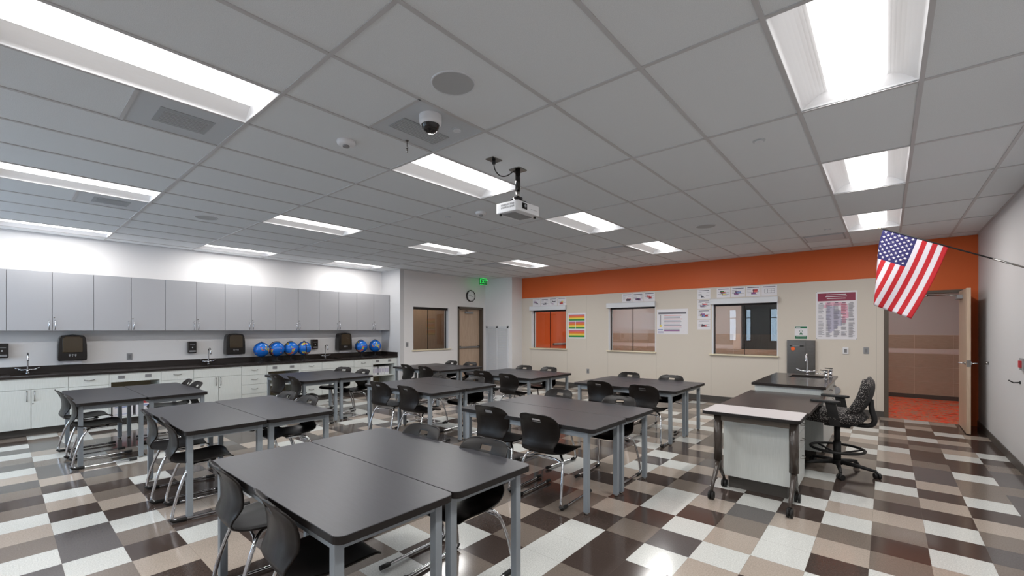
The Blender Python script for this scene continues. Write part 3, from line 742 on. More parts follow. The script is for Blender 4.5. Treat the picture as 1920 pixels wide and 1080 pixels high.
def open_unit(y0, y1, label):
    t = thing('open_shelf_cabinet', label, 'cabinet', (BX, y0, 0), 0, 'open shelf base cabinets'); L = y1 - y0; D = XL - BX + .002
    m = MB(); m.box(D, 0, BZ, 0, .02, CB, 'grain').box(D, L - .02, BZ, 0, L, CB, 'grain').box(D, .02, BZ, -.002, L - .02, BZ + .02, 'grain').box(D, .02, BZ, D + .01, L - .02, CB, 'cab_in'); m.build('cabinet_body', t)
    MB().box(D, 0, 0, -.08, L, BZ - .001, 'base').build('toe_kick', t)
    ap = MB().box(-.12, .02, .685, 0, L - .02, CB - .003, 'grain').build('apron', t, bevel=.0015)
    for q in (.22, .74):
        MB().box(0, q * L - .042, .735, .008, q * L + .042, .785, 'greyp').box(.008, q * L - .034, .742, .009, q * L + .034, .778, 'greyd').build('label_plate', ap)
    MB().box(D, .02, .40, -.03, L - .02, .42, 'grain').build('shelf', t)
    return t
D4 = [BZ, .285, .465, .645, CB]
units = [(-.815, -.056, 'd', ''), (-.056, .706, 's', 'pale two-door sink cabinet at the photo left under the first faucet'), (.706, 1.162, 'd2', 'pale drawer cabinet right of the leftmost sink cabinet'),
         (1.162, 1.814, 'o', 'open pale cabinet holding paper boxes, behind the leftmost tables'), (1.814, 2.274, 'd2', 'pale drawer cabinet left of the second sink cabinet'),
         (2.274, 3.037, 's', 'pale two-door sink cabinet under the second faucet'), (3.037, 3.493, 'd4', 'pale four-drawer cabinet below the globes'),
         (3.493, 4.14, 'o', 'open pale cabinet behind the blue-sheened table, under the globes'), (4.14, 4.61, 'd2', 'pale drawer cabinet left of the third sink cabinet'),
         (4.61, 5.367, 's', 'pale two-door sink cabinet under the third faucet'), (5.367, 5.838, 'd4', 'pale drawer cabinet next to the last open cabinet'),
         (5.838, 6.483, 'o', 'open pale cabinet with white binders at the end of the counter')]
for y0, y1, k, lab in units[1:]:
    if k == 's': sink_unit(y0, y1, lab)
    elif k == 'o': open_unit(y0, y1, lab)
    elif k == 'd4': drawer_unit(y0, y1, lab, D4)
    else: drawer_unit(y0, y1, lab, [BZ, .285, .465, .655, CB] if lab.endswith('leftmost sink cabinet') else [BZ, .38, .655, CB])
drawer_unit(-.82, -.058, 'pale drawer cabinet outside the left photo edge', D4)
struct(MB().box(XL, YF, 0, BX, -.83, CB, 'grain').box(XL, 6.484, 0, BX + .0, YP - .001, CB, 'grain').build('trim_5'))
# worktop with sink basins cut as dark wells
ct = MB(); SK = [(-.02 + .35, .33), (2.652, .33), (4.963, .33)]
ys = [YF]
for s, _ in SK: ys += [s - .2, s + .2]
ys.append(YP - .001)
for k in range(0, len(ys), 2): ct.box(XL + .001, ys[k], CB, BX + .028, ys[k + 1], CT, 'black_top')
for s, _ in SK:
    ct.box(XL + .001, s - .2, CB, -9.72, s + .2, CT, 'black_top').box(-9.36, s - .2, CB, BX + .028, s + .2, CT, 'black_top')
    ct.box(-9.72, s - .2, .8262, -9.36, s + .2, .8275, 'black_top')
wt = tag(ct.build('worktop', bevel=.002), 'long black epoxy worktop running along the left wall', 'worktop')
MB().box(XL + .001, YF, CT, XL + .022, YP - .001, CT + .1, 'black_top').box(XL + .022, YP - .021, CT, BX + .028, YP - .001, CT + .1, 'black_top').build('backsplash', wt, bevel=.002)
# faucets
def faucet(x, y, z, rz, label, big=1.0):
    t = thing('faucet', label, 'faucet', (x, y, z), rz, 'gooseneck lab faucets')
    MB().cyl((0, 0, 0), .024, .012, 'chrome', 18).cyl((0, 0, .012), .015, .05, 'chrome', 16).build('base', t)
    MB().tube([(0, 0, .05), (0, 0, .24), (.012, 0, .29), (.06, 0, .315), (.11, 0, .295), (.125, 0, .25), (.126, 0, .22)], .010, 'chrome', 12, smooth_iter=2).cyl((.126, 0, .195), .013, .03, 'chrome', 12).build('spout', t)
    MB().tube([(0, -.085, .055), (0, .085, .055)], .011, 'chrome', 12).build('crossbar', t)
    for s in (-1, 1): MB().cyl((0, s * .085, .045), .014, .03, 'chrome', 12).tube([(0, s * .085, .07), (.0, s * .13, .085)], .005, 'chrome', 8).build('handle', t)
    return t
f0 = faucet(-9.78, .31, CT, 0, 'chrome gooseneck faucet nearest the left photo edge on the counter')
dup(f0, (-9.78, 2.652, CT), 0, 'chrome gooseneck faucet between the soap dispenser and second towel dispenser')
dup(f0, (-9.78, 4.963, CT), 0, 'chrome gooseneck faucet right of the four globes')
# towel and soap dispensers
def towel(y, label):
    t = thing('towel_dispenser', label, 'towel dispenser', (XL, y, 1.03), 0, 'black paper towel dispensers')
    P = [(-.165, 0), (.165, 0), (.168, .06), (.165, .25), (.15, .36), (.125, .395), (0, .41), (-.125, .395), (-.15, .36), (-.165, .25), (-.168, .06)]
    MB().prism(P, 0, .19, 'black', 'x').build('housing', t, bevel=.01)
    MB().prism([(-.115, .13), (.115, .13), (.115, .35), (.08, .38), (-.08, .38), (-.115, .35)], .19, .205, 'smoke', 'x').build('front_window', t, bevel=.006)
    g = MB()
    for k in (-1, 0, 1): g.box(.19, k * .034 - .01, .075 + (0 if k else .006), .192, k * .034 + .01, .10, 'greyp').box(.19, k * .034 - .003, .06, .192, k * .034 + .003, .075, 'greyp')
    g.build('icons', t)
    MB().box(.10, -.11, -.055, .104, .11, .0, 'paper').build('towel_sheet', t)
    return t
t0 = towel(.79, 'black paper towel dispenser under the leftmost full wall cabinet')
dup(t0, (XL, 3.10, 1.03), 0, 'black paper towel dispenser left of the four globes')
dup(t0, (XL, 5.43, 1.03), 0, 'black paper towel dispenser left of the last two globes')
def soap(y, label):
    t = thing('soap_dispenser', label, 'soap dispenser', (XL, y, 1.08), 0, 'black soap dispensers')
    MB().prism(rrect(-.065, 0, .065, .215, .015), 0, .1, 'black', 'x').build('housing', t, bevel=.006)
    MB().box(.1, -.05, .02, .112, .05, .05, 'greyp').build('push_lever', t, bevel=.003)
    MB().box(.1, -.04, .15, .101, .04, .158, 'greyp').cyl((.1, 0, .105), .01, .002, 'white', 12, 'x').build('markings', t)
    return t
s0 = soap(2.40, 'small black soap dispenser left of the second faucet')
dup(s0, (XL, .055, 1.1), 0, 'small black soap dispenser at the left photo edge')
dup(s0, (XL, 4.74, 1.08), 0, 'small black soap dispenser right of the four globes')

# globes
def globe(y, label, rz):
    t = thing('globe', label, 'globe', (-9.64, y, CT), rz, 'blue desk globes on the left counter')
    c = (0, 0, .252); r = .148; prof = [(r * math.sin(math.pi * k / 20) + 1e-4, -r * math.cos(math.pi * k / 20)) for k in range(21)]
    s = MB().lathe((0, 0, 0), prof, 'globe', 36).build('sphere', t); s.location = c; s.rotation_euler = (R(23), 0, 0)
    ax = Vector((0, -math.sin(R(23)), math.cos(R(23))))
    pts = []
    for k in range(21):
        a = math.pi * k / 20; v = Matrix.Rotation(-a, 3, 'X') @ ax; pts.append(Vector(c) + v * (r + .012))
    MB().tube(pts, .0065, 'rubber', 8).build('meridian_arc', t)
    MB().lathe((0, 0, 0), [(.001, 0), (.085, 0), (.085, .01), (.03, .02), (.012, .04), (.012, .09), (.02, .098)], 'rubber', 24).build('stand', t)
    return t
g0 = globe(3.542, 'blue desk globe, leftmost of the four together', R(60))
for y, rz, lab in ((3.843, 140, 'second from the left of the four together'), (4.127, 200, 'third from the left of the four together'), (4.412, 262, 'rightmost of the four together, by the soap dispenser'),
                   (5.798, 190, 'left one of the two beside the pier'), (6.181, 20, 'last one at the pier end of the counter')):
    dup(g0, (-9.64, y, CT), R(rz), 'blue desk globe, ' + lab)

# contents of the open cabinets
def paper_box(y, lab):
    t = thing('paper_box', lab, 'box', (-9.42, y, .125), 0, 'paper boxes in the open cabinet')
    MB().box(-.12, -.125, 0, .13, .125, .235, 'paper').build('carton', t, bevel=.002)
    MB().box(.13, -.125, .18, .1315, .125, .235, 'red').box(.13, -.1, .14, .1315, .1, .155, 'bluep').box(.13, -.1, .03, .1315, .1, .036, 'bluep').build('print', t)
paper_box(1.335, 'white paper box with a red band, left one in the open cabinet'); paper_box(1.625, 'white paper box with a red band, right one in the open cabinet')
def binder(y, w_, lab, m):
    t = thing('binder', lab, 'binder', (-9.45, y, .42), 0, 'binders in the end open cabinet')
    MB().box(-.15, -w_ / 2, 0, .12, w_ / 2, .2, m).build('cover', t, bevel=.002); MB().box(.12, -w_ / 2 + .01, .05, .1215, w_ / 2 - .01, .15, 'lilac').build('spine_label', t)
yy = 5.90
labs = ['first white binder from the left in the end open cabinet', 'second white binder, left of the dark binder', 'dark binder between white binders in the end open cabinet', 'white binder just right of the dark binder', 'white binder two places right of the dark binder', 'white binder, second from the right in the end open cabinet', 'white binder, rightmost in the end open cabinet']
for k, (w_, m) in enumerate(((.07, 'white'), (.07, 'white'), (.05, 'greyd'), (.075, 'white'), (.075, 'white'), (.075, 'white'), (.06, 'white'))):
    binder(yy + w_ / 2, w_ - .004, labs[k], m); yy += w_

# ---------------- papers and posters on the beige wall ----------------
rng = random.Random(5)
def sheet(name, label, cat, x0, x1, z0, z1, marks, group=None, base='paper'):
    w_, h = x1 - x0, z1 - z0
    t = thing(name, label, cat, (x0, YB, z0), 0, group)
    MB().box(0, -.003, 0, w_, -.0005, h, base).build('sheet', t)
    m = MB()
    for n_, (a, b_, c, d_, k) in enumerate(marks):
        e = .0032 + .0001 * n_
        m.quad([(a * w_, -e, c * h), (b_ * w_, -e, c * h), (b_ * w_, -e, d_ * h), (a * w_, -e, d_ * h)], k)
    m.build('print', t)
    return t
def doodle(cols, title=True, lines=3):
    mk = []
    if title: mk.append((.1, .9, .84, .90, 'inkd'))
    for k in range(lines):
        z = .68 - k * .16; mk.append((.08, rng.uniform(.3, .45), z, z + .03, 'ink')); 
        if rng.random() < .6: mk.append((rng.uniform(.6, .75), .93, z - .03, z, 'ink'))
    for c in cols:
        a = rng.uniform(.22, .5); b_ = a + rng.uniform(.2, .4); z = rng.uniform(.15, .5); mk.append((a, b_, z, z + rng.uniform(.08, .2), c)); mk.append((a + .05, b_ + .08, z - .05, z - .02, 'ink')); mk.append((a + .02, a + .06, z - .04, z + .2, 'inkd'))
    return mk
LS = 'white sheet with small printed drawing, '
xs = [(-7.657, -7.385), (-7.37, -7.10), (-7.085, -6.82), (-6.80, -6.53)]
for k, (a, b_) in enumerate(xs):
    sheet('paper_sheet', LS + ['first', 'second', 'third', 'fourth, with an orange drawing,'][k] + ' above the leftmost far window', 'paper', a, b_, 2.18, 2.385,
          doodle([['purple', 'inkd'], ['inkd', 'ink'], ['inkd', 'purple'], ['orangep', 'red', 'yellow']][k]), 'sheets above the leftmost far window')
xs = [(-4.905, -4.64), (-4.63, -4.36), (-4.35, -4.085)]
for k, (a, b_) in enumerate(xs):
    sheet('paper_sheet', LS + ['left', 'middle', 'right'][k] + ' of three above the second far window', 'paper', a, b_, 2.185, 2.39,
          doodle([['red', 'orangep', 'inkd'], ['purple', 'purple', 'inkd'], ['pinks', 'red', 'red']][k]), 'sheets above the second far window')
xs = [(-2.735, -2.47), (-2.455, -2.19), (-2.175, -1.91), (-1.895, -1.625)]
for k, (a, b_) in enumerate(xs):
    mk = doodle([['greenp', 'yellow', 'red'], ['red', 'red', 'purple', 'bluep'], ['red', 'purple', 'pinks'], ['ink']][k])
    if k == 3: mk = [(.1, .9, .84, .9, 'inkd')] + [(.2, .85, z, z + .025, 'inkd') for z in (.25, .45, .65)] + [(x, x + .015, .25, .67, 'inkd') for x in (.2, .4, .62, .83)]
    sheet('paper_sheet', LS + ['leftmost', 'second', 'third', 'rightmost, a grid,'][k] + ' above the third far window', 'paper', a, b_, 2.195, 2.398, mk, 'sheets above the third far window')
zs_ = [(2.18, 2.39), (1.965, 2.165), (1.745, 1.95), (1.52, 1.73)]
for k, (a, b_) in enumerate(zs_):
    sheet('paper_sheet', LS + ['top', 'second', 'third', 'bottom'][k] + ' of the column left of the third window', 'paper', -3.13, -2.862, a, b_,
          doodle([['inkd'], ['red', 'bluep', 'bluep', 'pinks'], ['red', 'yellow', 'purple', 'bluep'], ['pinks', 'inkd']][k]), 'column of sheets left of the third far window')
rb = []
for c0, c1 in ((.70, .94), (.38, .66), (.05, .33)):
    hh = (c1 - c0) / 4
    for q, k in enumerate(('greenp', 'yellow', 'orangep', 'pinks')): rb.append((.05, .95, c0 + q * hh, c0 + (q + 1) * hh, k))
    rb.append((.05, .95, c1 - .02, c1, 'purple'))
rb.append((.44, .46, .38, .66, 'paper'))
sheet('striped_poster', 'rainbow striped poster in three blocks right of the leftmost far window', 'poster', -6.47, -5.93, 1.28, 1.955, rb)
mk = [(.05, .95, .80, .88, 'ink'), (.12, .135, .35, .78, 'inkd'), (.09, .16, .30, .36, 'yellow'), (.04, .2, .16, .2, 'bluep')]
for k in range(12): z = .74 - k * .05; mk.append((.24, .82 - .08 * rng.random(), z, z + .018, ['pinks', 'lilac', 'ink'][k % 3]))
mk.append((.04, .22, .04, .12, 'lilac')); mk.append((.24, .74, .12, .16, 'purple'))
sheet('chart_poster', 'wide white chart poster with a grey title bar between second and third windows', 'poster', -4.035, -3.331, 1.41, 1.985, mk)
mk = [(.04, .96, .80, .965, 'maroon')]
for z, a in ((.925, .26), (.885, .24), (.845, .27)): mk.append((a, 1 - a, z, z + .012, 'paper'))
mk += [(.24, .74, .70, .77, 'pink'), (.20, .30, .66, .72, 'pink'), (.62, .78, .52, .70, 'pink'), (.66, .80, .44, .56, 'pink'), (.64, .74, .34, .46, 'pink'), (.28, .46, .60, .69, 'lilac'), (.26, .62, .40, .60, 'lilac'), (.28, .64, .28, .42, 'lilac'), (.30, .52, .22, .30, 'lilac'), (.30, .46, .17, .24, 'lilac'), (.31, .40, .14, .18, 'lilac')]
for c0 in (.06, .25, .44, .62, .80):
    mk.append((c0 + .03, c0 + .11, .755, .765, 'inkd'))
    for k in range(34):
        z = .73 - k * .0205
        if rng.random() < .86: mk.append((c0, c0 + rng.uniform(.09, .155), z, z + .007, 'red' if (c0 == .62 and k < 14 and k % 2) else 'ink'))
t = sheet('large_poster', 'large white poster with a maroon heading and text columns near the doorway', 'poster', -.996, -.392, 1.34, 2.22, mk)
m = MB()
for x in (.01, .594):
    for z in (.01, .87): m.cyl((x, -.008, z), .006, .006, 'nickel', 10, 'y')
m.build('pin', t)
t = sheet('safety_sign', 'green and white eye wash safety sign above the steel cabinet', 'sign', -1.333, -1.129, 1.335, 1.589, [(.03, .97, .80, .98, 'signgreen'), (.03, .97, .02, .26, 'signgreen'), (.1, .5, .90, .925, 'paper'), (.1, .44, .85, .875, 'paper'), (.12, .9, .17, .185, 'paper'), (.35, .65, .34, .42, 'signgreen'), (.42, .58, .42, .47, 'signgreen'), (.40, .44, .58, .62, 'signgreen'), (.56, .60, .58, .62, 'signgreen')])
MB().lathe((.102, -.0042, .152), [(.022, 0), (.026, 0)], 'signgreen', 24, Vector((0, -1, 0))).build('face_symbol', t)
t = thing('eyewash_cabinet', 'stainless steel eye wash cabinet with an orange tag on the beige wall', 'eyewash station', (-1.4535, YB, .66))
MB().box(0, -.05, 0, .45, 0, .655, 'steel').build('cabinet_body', t, bevel=.003)
MB().box(.025, -.056, .02, .30, -.05, .63, 'steel').build('door', t, bevel=.002)
MB().box(.315, -.058, .02, .435, -.05, .63, 'steel').build('side_door', t, bevel=.002)
MB().box(.05, -.066, .535, .09, -.056, .555, 'rubber').box(.09, -.063, .54, .21, -.057, .552, 'nickel').box(.21, -.066, .535, .27, -.056, .555, 'rubber').build('handle', t)
MB().prism([(.07, .47), (.10, .455), (.13, .47), (.13, .51), (.105, .53), (.07, .515)], -.064, -.059, 'tag', 'y').build('tag', t)

# ---------------- teacher station ----------------
t = thing('teacher_sink_counter', 'black-topped sink counter behind the teacher desk', 'counter', (-1.25, 6.24, 0))
W, D = .70, 1.57
MB().box(0, 0, .1, W - .02, D, .828, 'grain').build('cabinet_body', t)
MB().box(.05, .05, 0, W - .07, D - .05, .1, 'base').build('toe_kick', t)
m = MB(); y0s, y1s, x0s, x1s = .98, 1.40, .21, .60
m.box(-.03, -.04, .828, W + .03, y0s, .86, 'black_top').box(-.03, y1s, .828, W + .03, D + .04, .86, 'black_top').box(-.03, y0s, .828, x0s, y1s, .86, 'black_top').box(x1s, y0s, .828, W + .03, y1s, .86, 'black_top')
m.build('worktop', t, bevel=.003)
MB().box(x0s, y0s, .829, x1s, y1s, .834, 'rubber').build('basin', t)
for k, (a, b_) in enumerate(((.01, .5), (.51, 1.03), (1.04, 1.56))):
    d_ = MB().box(W - .02, a, .66, W, b_, .82, 'grain').build('drawer', t, bevel=.0015)
    MB().tube([(W, (a + b_) / 2 - .05, .745), (W + .028, (a + b_) / 2 - .03, .74), (W + .028, (a + b_) / 2 + .03, .74), (W, (a + b_) / 2 + .05, .745)], .004, 'nickel', 8).build('handle', d_)
    d_ = MB().box(W - .02, a, .11, W, b_, .655, 'grain').build('door', t, bevel=.0015)
    MB().tube([(W, a + .05, .5), (W + .028, a + .05, .52), (W + .028, a + .05, .58), (W, a + .05, .6)], .004, 'nickel', 8).build('handle', d_)
dup(f0, (-.864, 7.68, .86), R(-90), 'chrome gooseneck faucet on the teacher sink counter')
def turret(x, y, lab):
    t = thing('gas_turret', lab, 'gas tap', (x, y, .86), R(200), 'gas taps on the teacher sink counter')
    MB().cyl((0, 0, 0), .024, .01, 'chrome', 16).cyl((0, 0, .01), .017, .075, 'chrome', 16).cyl((0, 0, .085), .02, .02, 'chrome', 16).build('post', t)
    MB().tube([(0, 0, .07), (.06, 0, .078), (.11, 0, .072)], [.010, .007, .005], 'chrome', 10).build('nozzle', t)
    MB().tube([(0, 0, .105), (0, 0, .115)], .008, 'chrome', 8).tube([(-.02, .0, .118), (.07, 0, .125)], .006, 'black', 8).build('lever', t)
turret(-.60, 7.16, 'chrome gas tap with a black lever, nearer one beside the teacher sink'); turret(-.58, 7.55, 'chrome gas tap with a black lever, farther one beside the teacher sink')

t = thing('teacher_desk', 'dark-topped teacher desk with a pale drawer pedestal', 'desk', (-1.19, 4.60, 0))
MB().prism(rrect(-.10, .20, .665, 1.602, .006), .732, .762, 'desk_top', 'z').build('desktop', t, bevel=.003)
MB().box(0, 0, .12, .58, .46, .728, 'grain').build('pedestal', t)
MB().box(0, .46, .12, .02, 1.60, .731, 'grain').build('modesty_panel', t)
MB().box(.03, .05, 0, .52, .42, .12, 'base').box(.03, .42, 0, .06, 1.6, .12, 'base').build('toe_kick', t)
for a, b_ in ((.122, .425), (.43, .585), (.59, .725)):
    d_ = MB().box(.58, .004, a, .60, .456, b_, 'grain').build('drawer', t, bevel=.0015)
    q = b_ - .07; MB().tube([(.60, .17, q), (.628, .19, q - .004), (.628, .27, q - .004), (.60, .29, q)], .004, 'nickel', 8).build('handle', d_)
t = thing('mobile_table', 'narrow white-topped rolling table at the front of the teacher desk', 'table', (-.925, 4.41, 0))
m = MB().prism(rrect(-.385, -.085, .39, .385, .04), .735, .764, 'edge', 'z'); m.build('edge_band', t, bevel=.003)
MB().prism(rrect(-.38, -.08, .385, .38, .036), .764, .7665, 'table_white', 'z').build('tabletop', t)
for s in (-.262, .335):
    l = MB().cyl((s, 0, .31), .036, .425, 'frame_dark', 24).cyl((s, 0, .285), .026, .03, 'frame_dark', 20).build('post', t)
    lg = MB()
    for q in (-1, 1):
        lg.tube([(s, 0, .30), (s, q * .05, .24), (s, q * .15, .14), (s, q * .205, .075)], [.026, .022, .016, .013], 'leg', 12)
    lg.mats = ['frame_dark']; lg.build('foot', t)
    for q in (-1, 1):
        MB().cyl((s - .022, q * .21, .036), .036, .018, 'rubber', 20, 'x').cyl((s + .004, q * .21, .036), .036, .018, 'rubber', 20, 'x').box(s - .008, q * .21 - .02, .03, s + .008, q * .21 + .02, .078, 'rubber').build('caster', t)
MB().box(-.262, -.02, .68, .335, .02, .735, 'frame_brown').build('crossbeam', t)

# desk chair
t = thing('desk_chair', 'tall black speckled drafting chair with arms and foot ring at the teacher desk', 'chair', (-.40, 5.92, 0), R(-5))
def cushion(L, W_, H, m, name, curve, loc, rot):
    o = MB(); nx, ny = 14, 12; top = []; 
    def pt(u, v, s):
        x, y = u * L / 2, v * W_ / 2
        k = (1 - abs(u) ** 3.2) * (1 - abs(v) ** 3.2)
        sq = (1 - .14 * abs(u) ** 2 * abs(v) ** 2)
        return (x * sq, y * sq, s * H / 2 * max(k, 0) ** .45 + curve(u, v))
    for s in (1, -1):
        for i in range(nx):
            for j in range(ny):
                us = [-1 + 2 * i / nx, -1 + 2 * (i + 1) / nx]; vs = [-1 + 2 * j / ny, -1 + 2 * (j + 1) / ny]
                q = [pt(us[0], vs[0], s), pt(us[1], vs[0], s), pt(us[1], vs[1], s), pt(us[0], vs[1], s)]
                o.quad(q if s > 0 else q[::-1], m if (s > 0 or name == 'seat' or max(abs(us[0] + us[1]), abs(vs[0] + vs[1])) / 2 > .74) else 'rubber', True)
    ob = o.build(name, t); bm = bmesh.new(); bm.from_mesh(ob.data); bmesh.ops.remove_doubles(bm, verts=bm.verts, dist=1e-4); bmesh.ops.recalc_face_normals(bm, faces=bm.faces); bm.to_mesh(ob.data); bm.free()
    ob.location = loc; ob.rotation_euler = rot; return ob
cushion(.56, .56, .15, 'fabric', 'seat', lambda u, v: -.025 * max(0, -u) ** 3, (-.02, 0, .60), (0, 0, 0))
cushion(.46, .47, .10, 'fabric', 'backrest', lambda u, v: .035 * v * v + .045 * u * u, (.235, 0, .80), (0, R(-68), 0))
MB().box(-.17, -.2, .535, .19, .2, .555, 'rubber').box(-.1, -.09, .49, .12, .09, .54, 'rubber').build('seat_plate', t, bevel=.004)
MB().tube([(.05, 0, .525), (.24, 0, .52), (.30, 0, .54), (.315, 0, .60), (.285, 0, .70), (.285, 0, .80)], [.022, .024, .026, .026, .026, .02], 'rubber', 10, smooth_iter=1).build('back_bracket', t)
for s in (-1, 1):
    MB().prism([(-.02, .53), (.07, .53), (.03, .76), (-.06, .76)], s * .26 - .012, s * .26 + .012, 'rubber', 'y').box(-.0, min(s * .19, s * .272), .525, .06, max(s * .19, s * .272), .54, 'rubber').build('arm_bracket', t, bevel=.003)
    MB().prism(rrect(-.19, s * .26 - .04, .07, s * .26 + .04, .03), .76, .785, 'rubber', 'z').build('armrest', t, bevel=.006)
MB().cyl((0, 0, .30), .028, .2, 'rubber', 18).cyl((0, 0, .10), .036, .22, 'rubber', 18).build('gas_lift', t)
m = MB(); ring = [(.235 * math.cos(2 * math.pi * k / 32), .235 * math.sin(2 * math.pi * k / 32), .245) for k in range(33)]
m.tube(ring, .014, 'rubber', 8)
for k in range(3):
    a = 2 * math.pi * k / 3 + .5; m.tube([(.03 * math.cos(a), .03 * math.sin(a), .19), (.235 * math.cos(a), .235 * math.sin(a), .245)], .011, 'rubber', 8)
m.build('foot_ring', t)
m = MB(); m.cyl((0, 0, .075), .045, .05, 'rubber', 18); casters = []
for k in range(5):
    a = 2 * math.pi * k / 5 + R(-4); ca, sa = math.cos(a), math.sin(a)
    m.tube([(.03 * ca, .03 * sa, .105), (.2 * ca, .2 * sa, .09), (.33 * ca, .33 * sa, .07)], [.024, .019, .014], 'rubber', 10); casters.append((.335 * ca, .335 * sa, a))
m.build('base', t)
for x, y, a in casters:
    cc = MB().cyl((-.028, -.0, 0), .028, .022, 'rubber', 18, 'x').cyl((.006, 0, 0), .028, .022, 'rubber', 18, 'x').cyl((0, 0, .0), .01, .045, 'rubber', 10).build('caster', t); cc.location = (x, y, .0285); cc.rotation_euler = (0, 0, a + .6)

# ---------------- flag ----------------
P0 = Vector((-.054, 6.22, 2.612)); P1 = Vector((XR, 6.22, 2.033))
t = thing('flag', 'United States flag on a black pole angled from the right wall', 'flag', tuple(P1))
dirp = (P1 - P0).normalized()
MB().tube([tuple(P0 - P1), tuple((P1 - dirp * .35) - P1)], .007, 'rubber', 10).tube([tuple(-dirp * .36), (0, 0, 0)], .008, 'nickel', 10).build('pole', t)
MB().lathe(tuple(P0 - P1), [(.001, -.03), (.008, -.015), (.009, 0), (.007, .01)], 'sill', 12, dirp).build('finial', t)
MB().box(-.006, -.03, -.05, 0, .03, .05, 'nickel').tube([(0, 0, 0), tuple(-dirp * .08)], .014, 'nickel', 12).build('bracket', t)
hoist = .555; fly = .80
U0 = P0 + dirp * .035
down = Vector((-dirp.z * -1, 0, 0)); down = Vector((dirp.z, 0, -dirp.x)).normalized()      # perpendicular to the pole, down and left
if down.z > 0: down = -down
xf_top = U0.x; 
def cloth(u, v):
    p = U0 + dirp * (u * hoist) + down * (v * fly)
    p = p + Vector((.085 * v + .045 * v * (1 - v) * 1.5, .018 * math.sin(9 * u + 2.2 * v) * v, 0))
    xf = xf_top - .052 * v; e = xf - p.x; r = .028
    if e > 0:
        if e < math.pi * r: p.x = xf - r * math.sin(e / r); p.y += r * (1 - math.cos(e / r))
        else: p.x = xf + (e - math.pi * r); p.y += 2 * r
    return p - P1
NU, NV = 52, 40; cm = MB()
for i in range(NU):
    for j in range(NV):
        st = int(i / NU * 13); k = 'flag_blue' if (st < 7 and j < NV * .4) else ('flag_red' if st % 2 == 0 else 'flag_white')
        cm.quad([cloth(i / NU, j / NV), cloth((i + 1) / NU, j / NV), cloth((i + 1) / NU, (j + 1) / NV), cloth(i / NU, (j + 1) / NV)], k, True)
def nrm(u, v):
    a = cloth(u + .01, v) - cloth(u - .01, v); b_ = cloth(u, v + .01) - cloth(u, v - .01); return a.cross(b_).normalized()
for r_ in range(9):
    for c_ in range(11):
        if (r_ + c_) % 2: continue
        u = (r_ + 1) / 10 * 7 / 13; v = (c_ + 1) / 12 * .4; nn = nrm(u, v)
        for sg in (.0016, -.0016):
            ctr = cloth(u, v) + nn * sg; pts = []
            for q in range(10):
                rr = .0175 if q % 2 == 0 else .0068; a = math.pi * 2 * q / 10 + math.pi
                pts.append(cloth(u + rr * math.cos(a) / hoist, v + rr * math.sin(a) / fly) + nn * sg)
            for q in range(10): cm.quad([ctr, pts[q], pts[(q + 1) % 10]], 'flag_white')
fo = cm.build('cloth', t); bm = bmesh.new(); bm.from_mesh(fo.data); bmesh.ops.remove_doubles(bm, verts=bm.verts, dist=1e-4); bmesh.ops.recalc_face_normals(bm, faces=bm.faces); bm.to_mesh(fo.data); bm.free()
for p in fo.data.polygons: p.use_smooth = True
so = fo.modifiers.new('solid', 'SOLIDIFY'); so.thickness = .0008; so.offset = 0

# ---------------- student tables ----------------
TL, TW, TH = 1.55, .617, .715
def make_table(label):
    t = thing('student_table', label, 'table', (0, 0, 0), 0, 'student tables')
    P = rrect(-TL / 2, -TW / 2, TL / 2, TW / 2, .045, 6)
    MB().prism(P, TH - .034, TH - .0015, 'edge', 'z', capm='dark_top').prism(rrect(-TL / 2 + .0015, -TW / 2 + .0015, TL / 2 - .0015, TW / 2 - .0015, .044, 6), TH - .0015, TH, 'dark_top', 'z').build('tabletop', t, bevel=.0025)
    ix, iy, q = TL / 2 - .066, TW / 2 - .026, .043
    for sx in (-1, 1):
        for sy in (-1, 1):
            l = MB().box(min(sx * ix, sx * (ix - q)), min(sy * iy, sy * (iy - q)), .018, max(sx * ix, sx * (ix - q)), max(sy * iy, sy * (iy - q)), TH - .034, 'leg').build('leg', t, bevel=.003)
            MB().cyl((sx * (ix - q / 2), sy * (iy - q / 2), 0), .018, .019, 'nickel', 14, r2=.015).build('glide', l)
    for s in (-1, 1):
        MB().box(-ix + q, min(s * (iy - .006), s * (iy - .03)), TH - .085, ix - q, max(s * (iy - .006), s * (iy - .03)), TH - .034, 'leg').build('rail', t, bevel=.002)
        MB().box(min(s * (ix - .006), s * (ix - .03)), -iy + q, TH - .085, max(s * (ix - .006), s * (ix - .03)), iy - q, TH - .034, 'leg').build('rail', t, bevel=.002)
    return t
GR = {  # near-right corner x, y ; description ; half names
 'A': (-1.60, .858, 'foreground table pair'), 'B': (-4.16, .972, 'front-row middle table pair'), 'C': (-6.63, .560, 'front-row table pair by the left cabinets'),
 'D': (-1.775, 3.130, 'middle-row table pair nearest the teacher desk'), 'E': (-4.31, 3.570, 'central table pair of the room'), 'F': (-6.82, 3.115, 'middle-row table pair by the globes'),
 'G': (-6.58, 5.635, 'back-row table pair by the clock door'), 'I': (-2.06, 5.755, 'back-row table pair beside the teacher sink'), 'J': (-4.38, 5.715, 'back-row middle table pair')}
GROT = {k: 0.0 for k in GR}
table0 = None
for k, (x, y, dsc) in GR.items():
    for h in (0, 1):
        loc = Vector((x - TL / 2, y + TW / 2 + h * (TW + .004), 0)); lab = 'dark grey student table, %s half of the %s' % (('near', 'far')[h], dsc)
        a = GROT[k]; piv = Vector((x, y, 0)); loc = piv + Matrix.Rotation(a, 3, 'Z') @ (loc - piv)
        if table0 is None: table0 = make_table(lab); table0.location = loc; table0.rotation_euler[2] = a
        else: dup(table0, loc, a, lab)

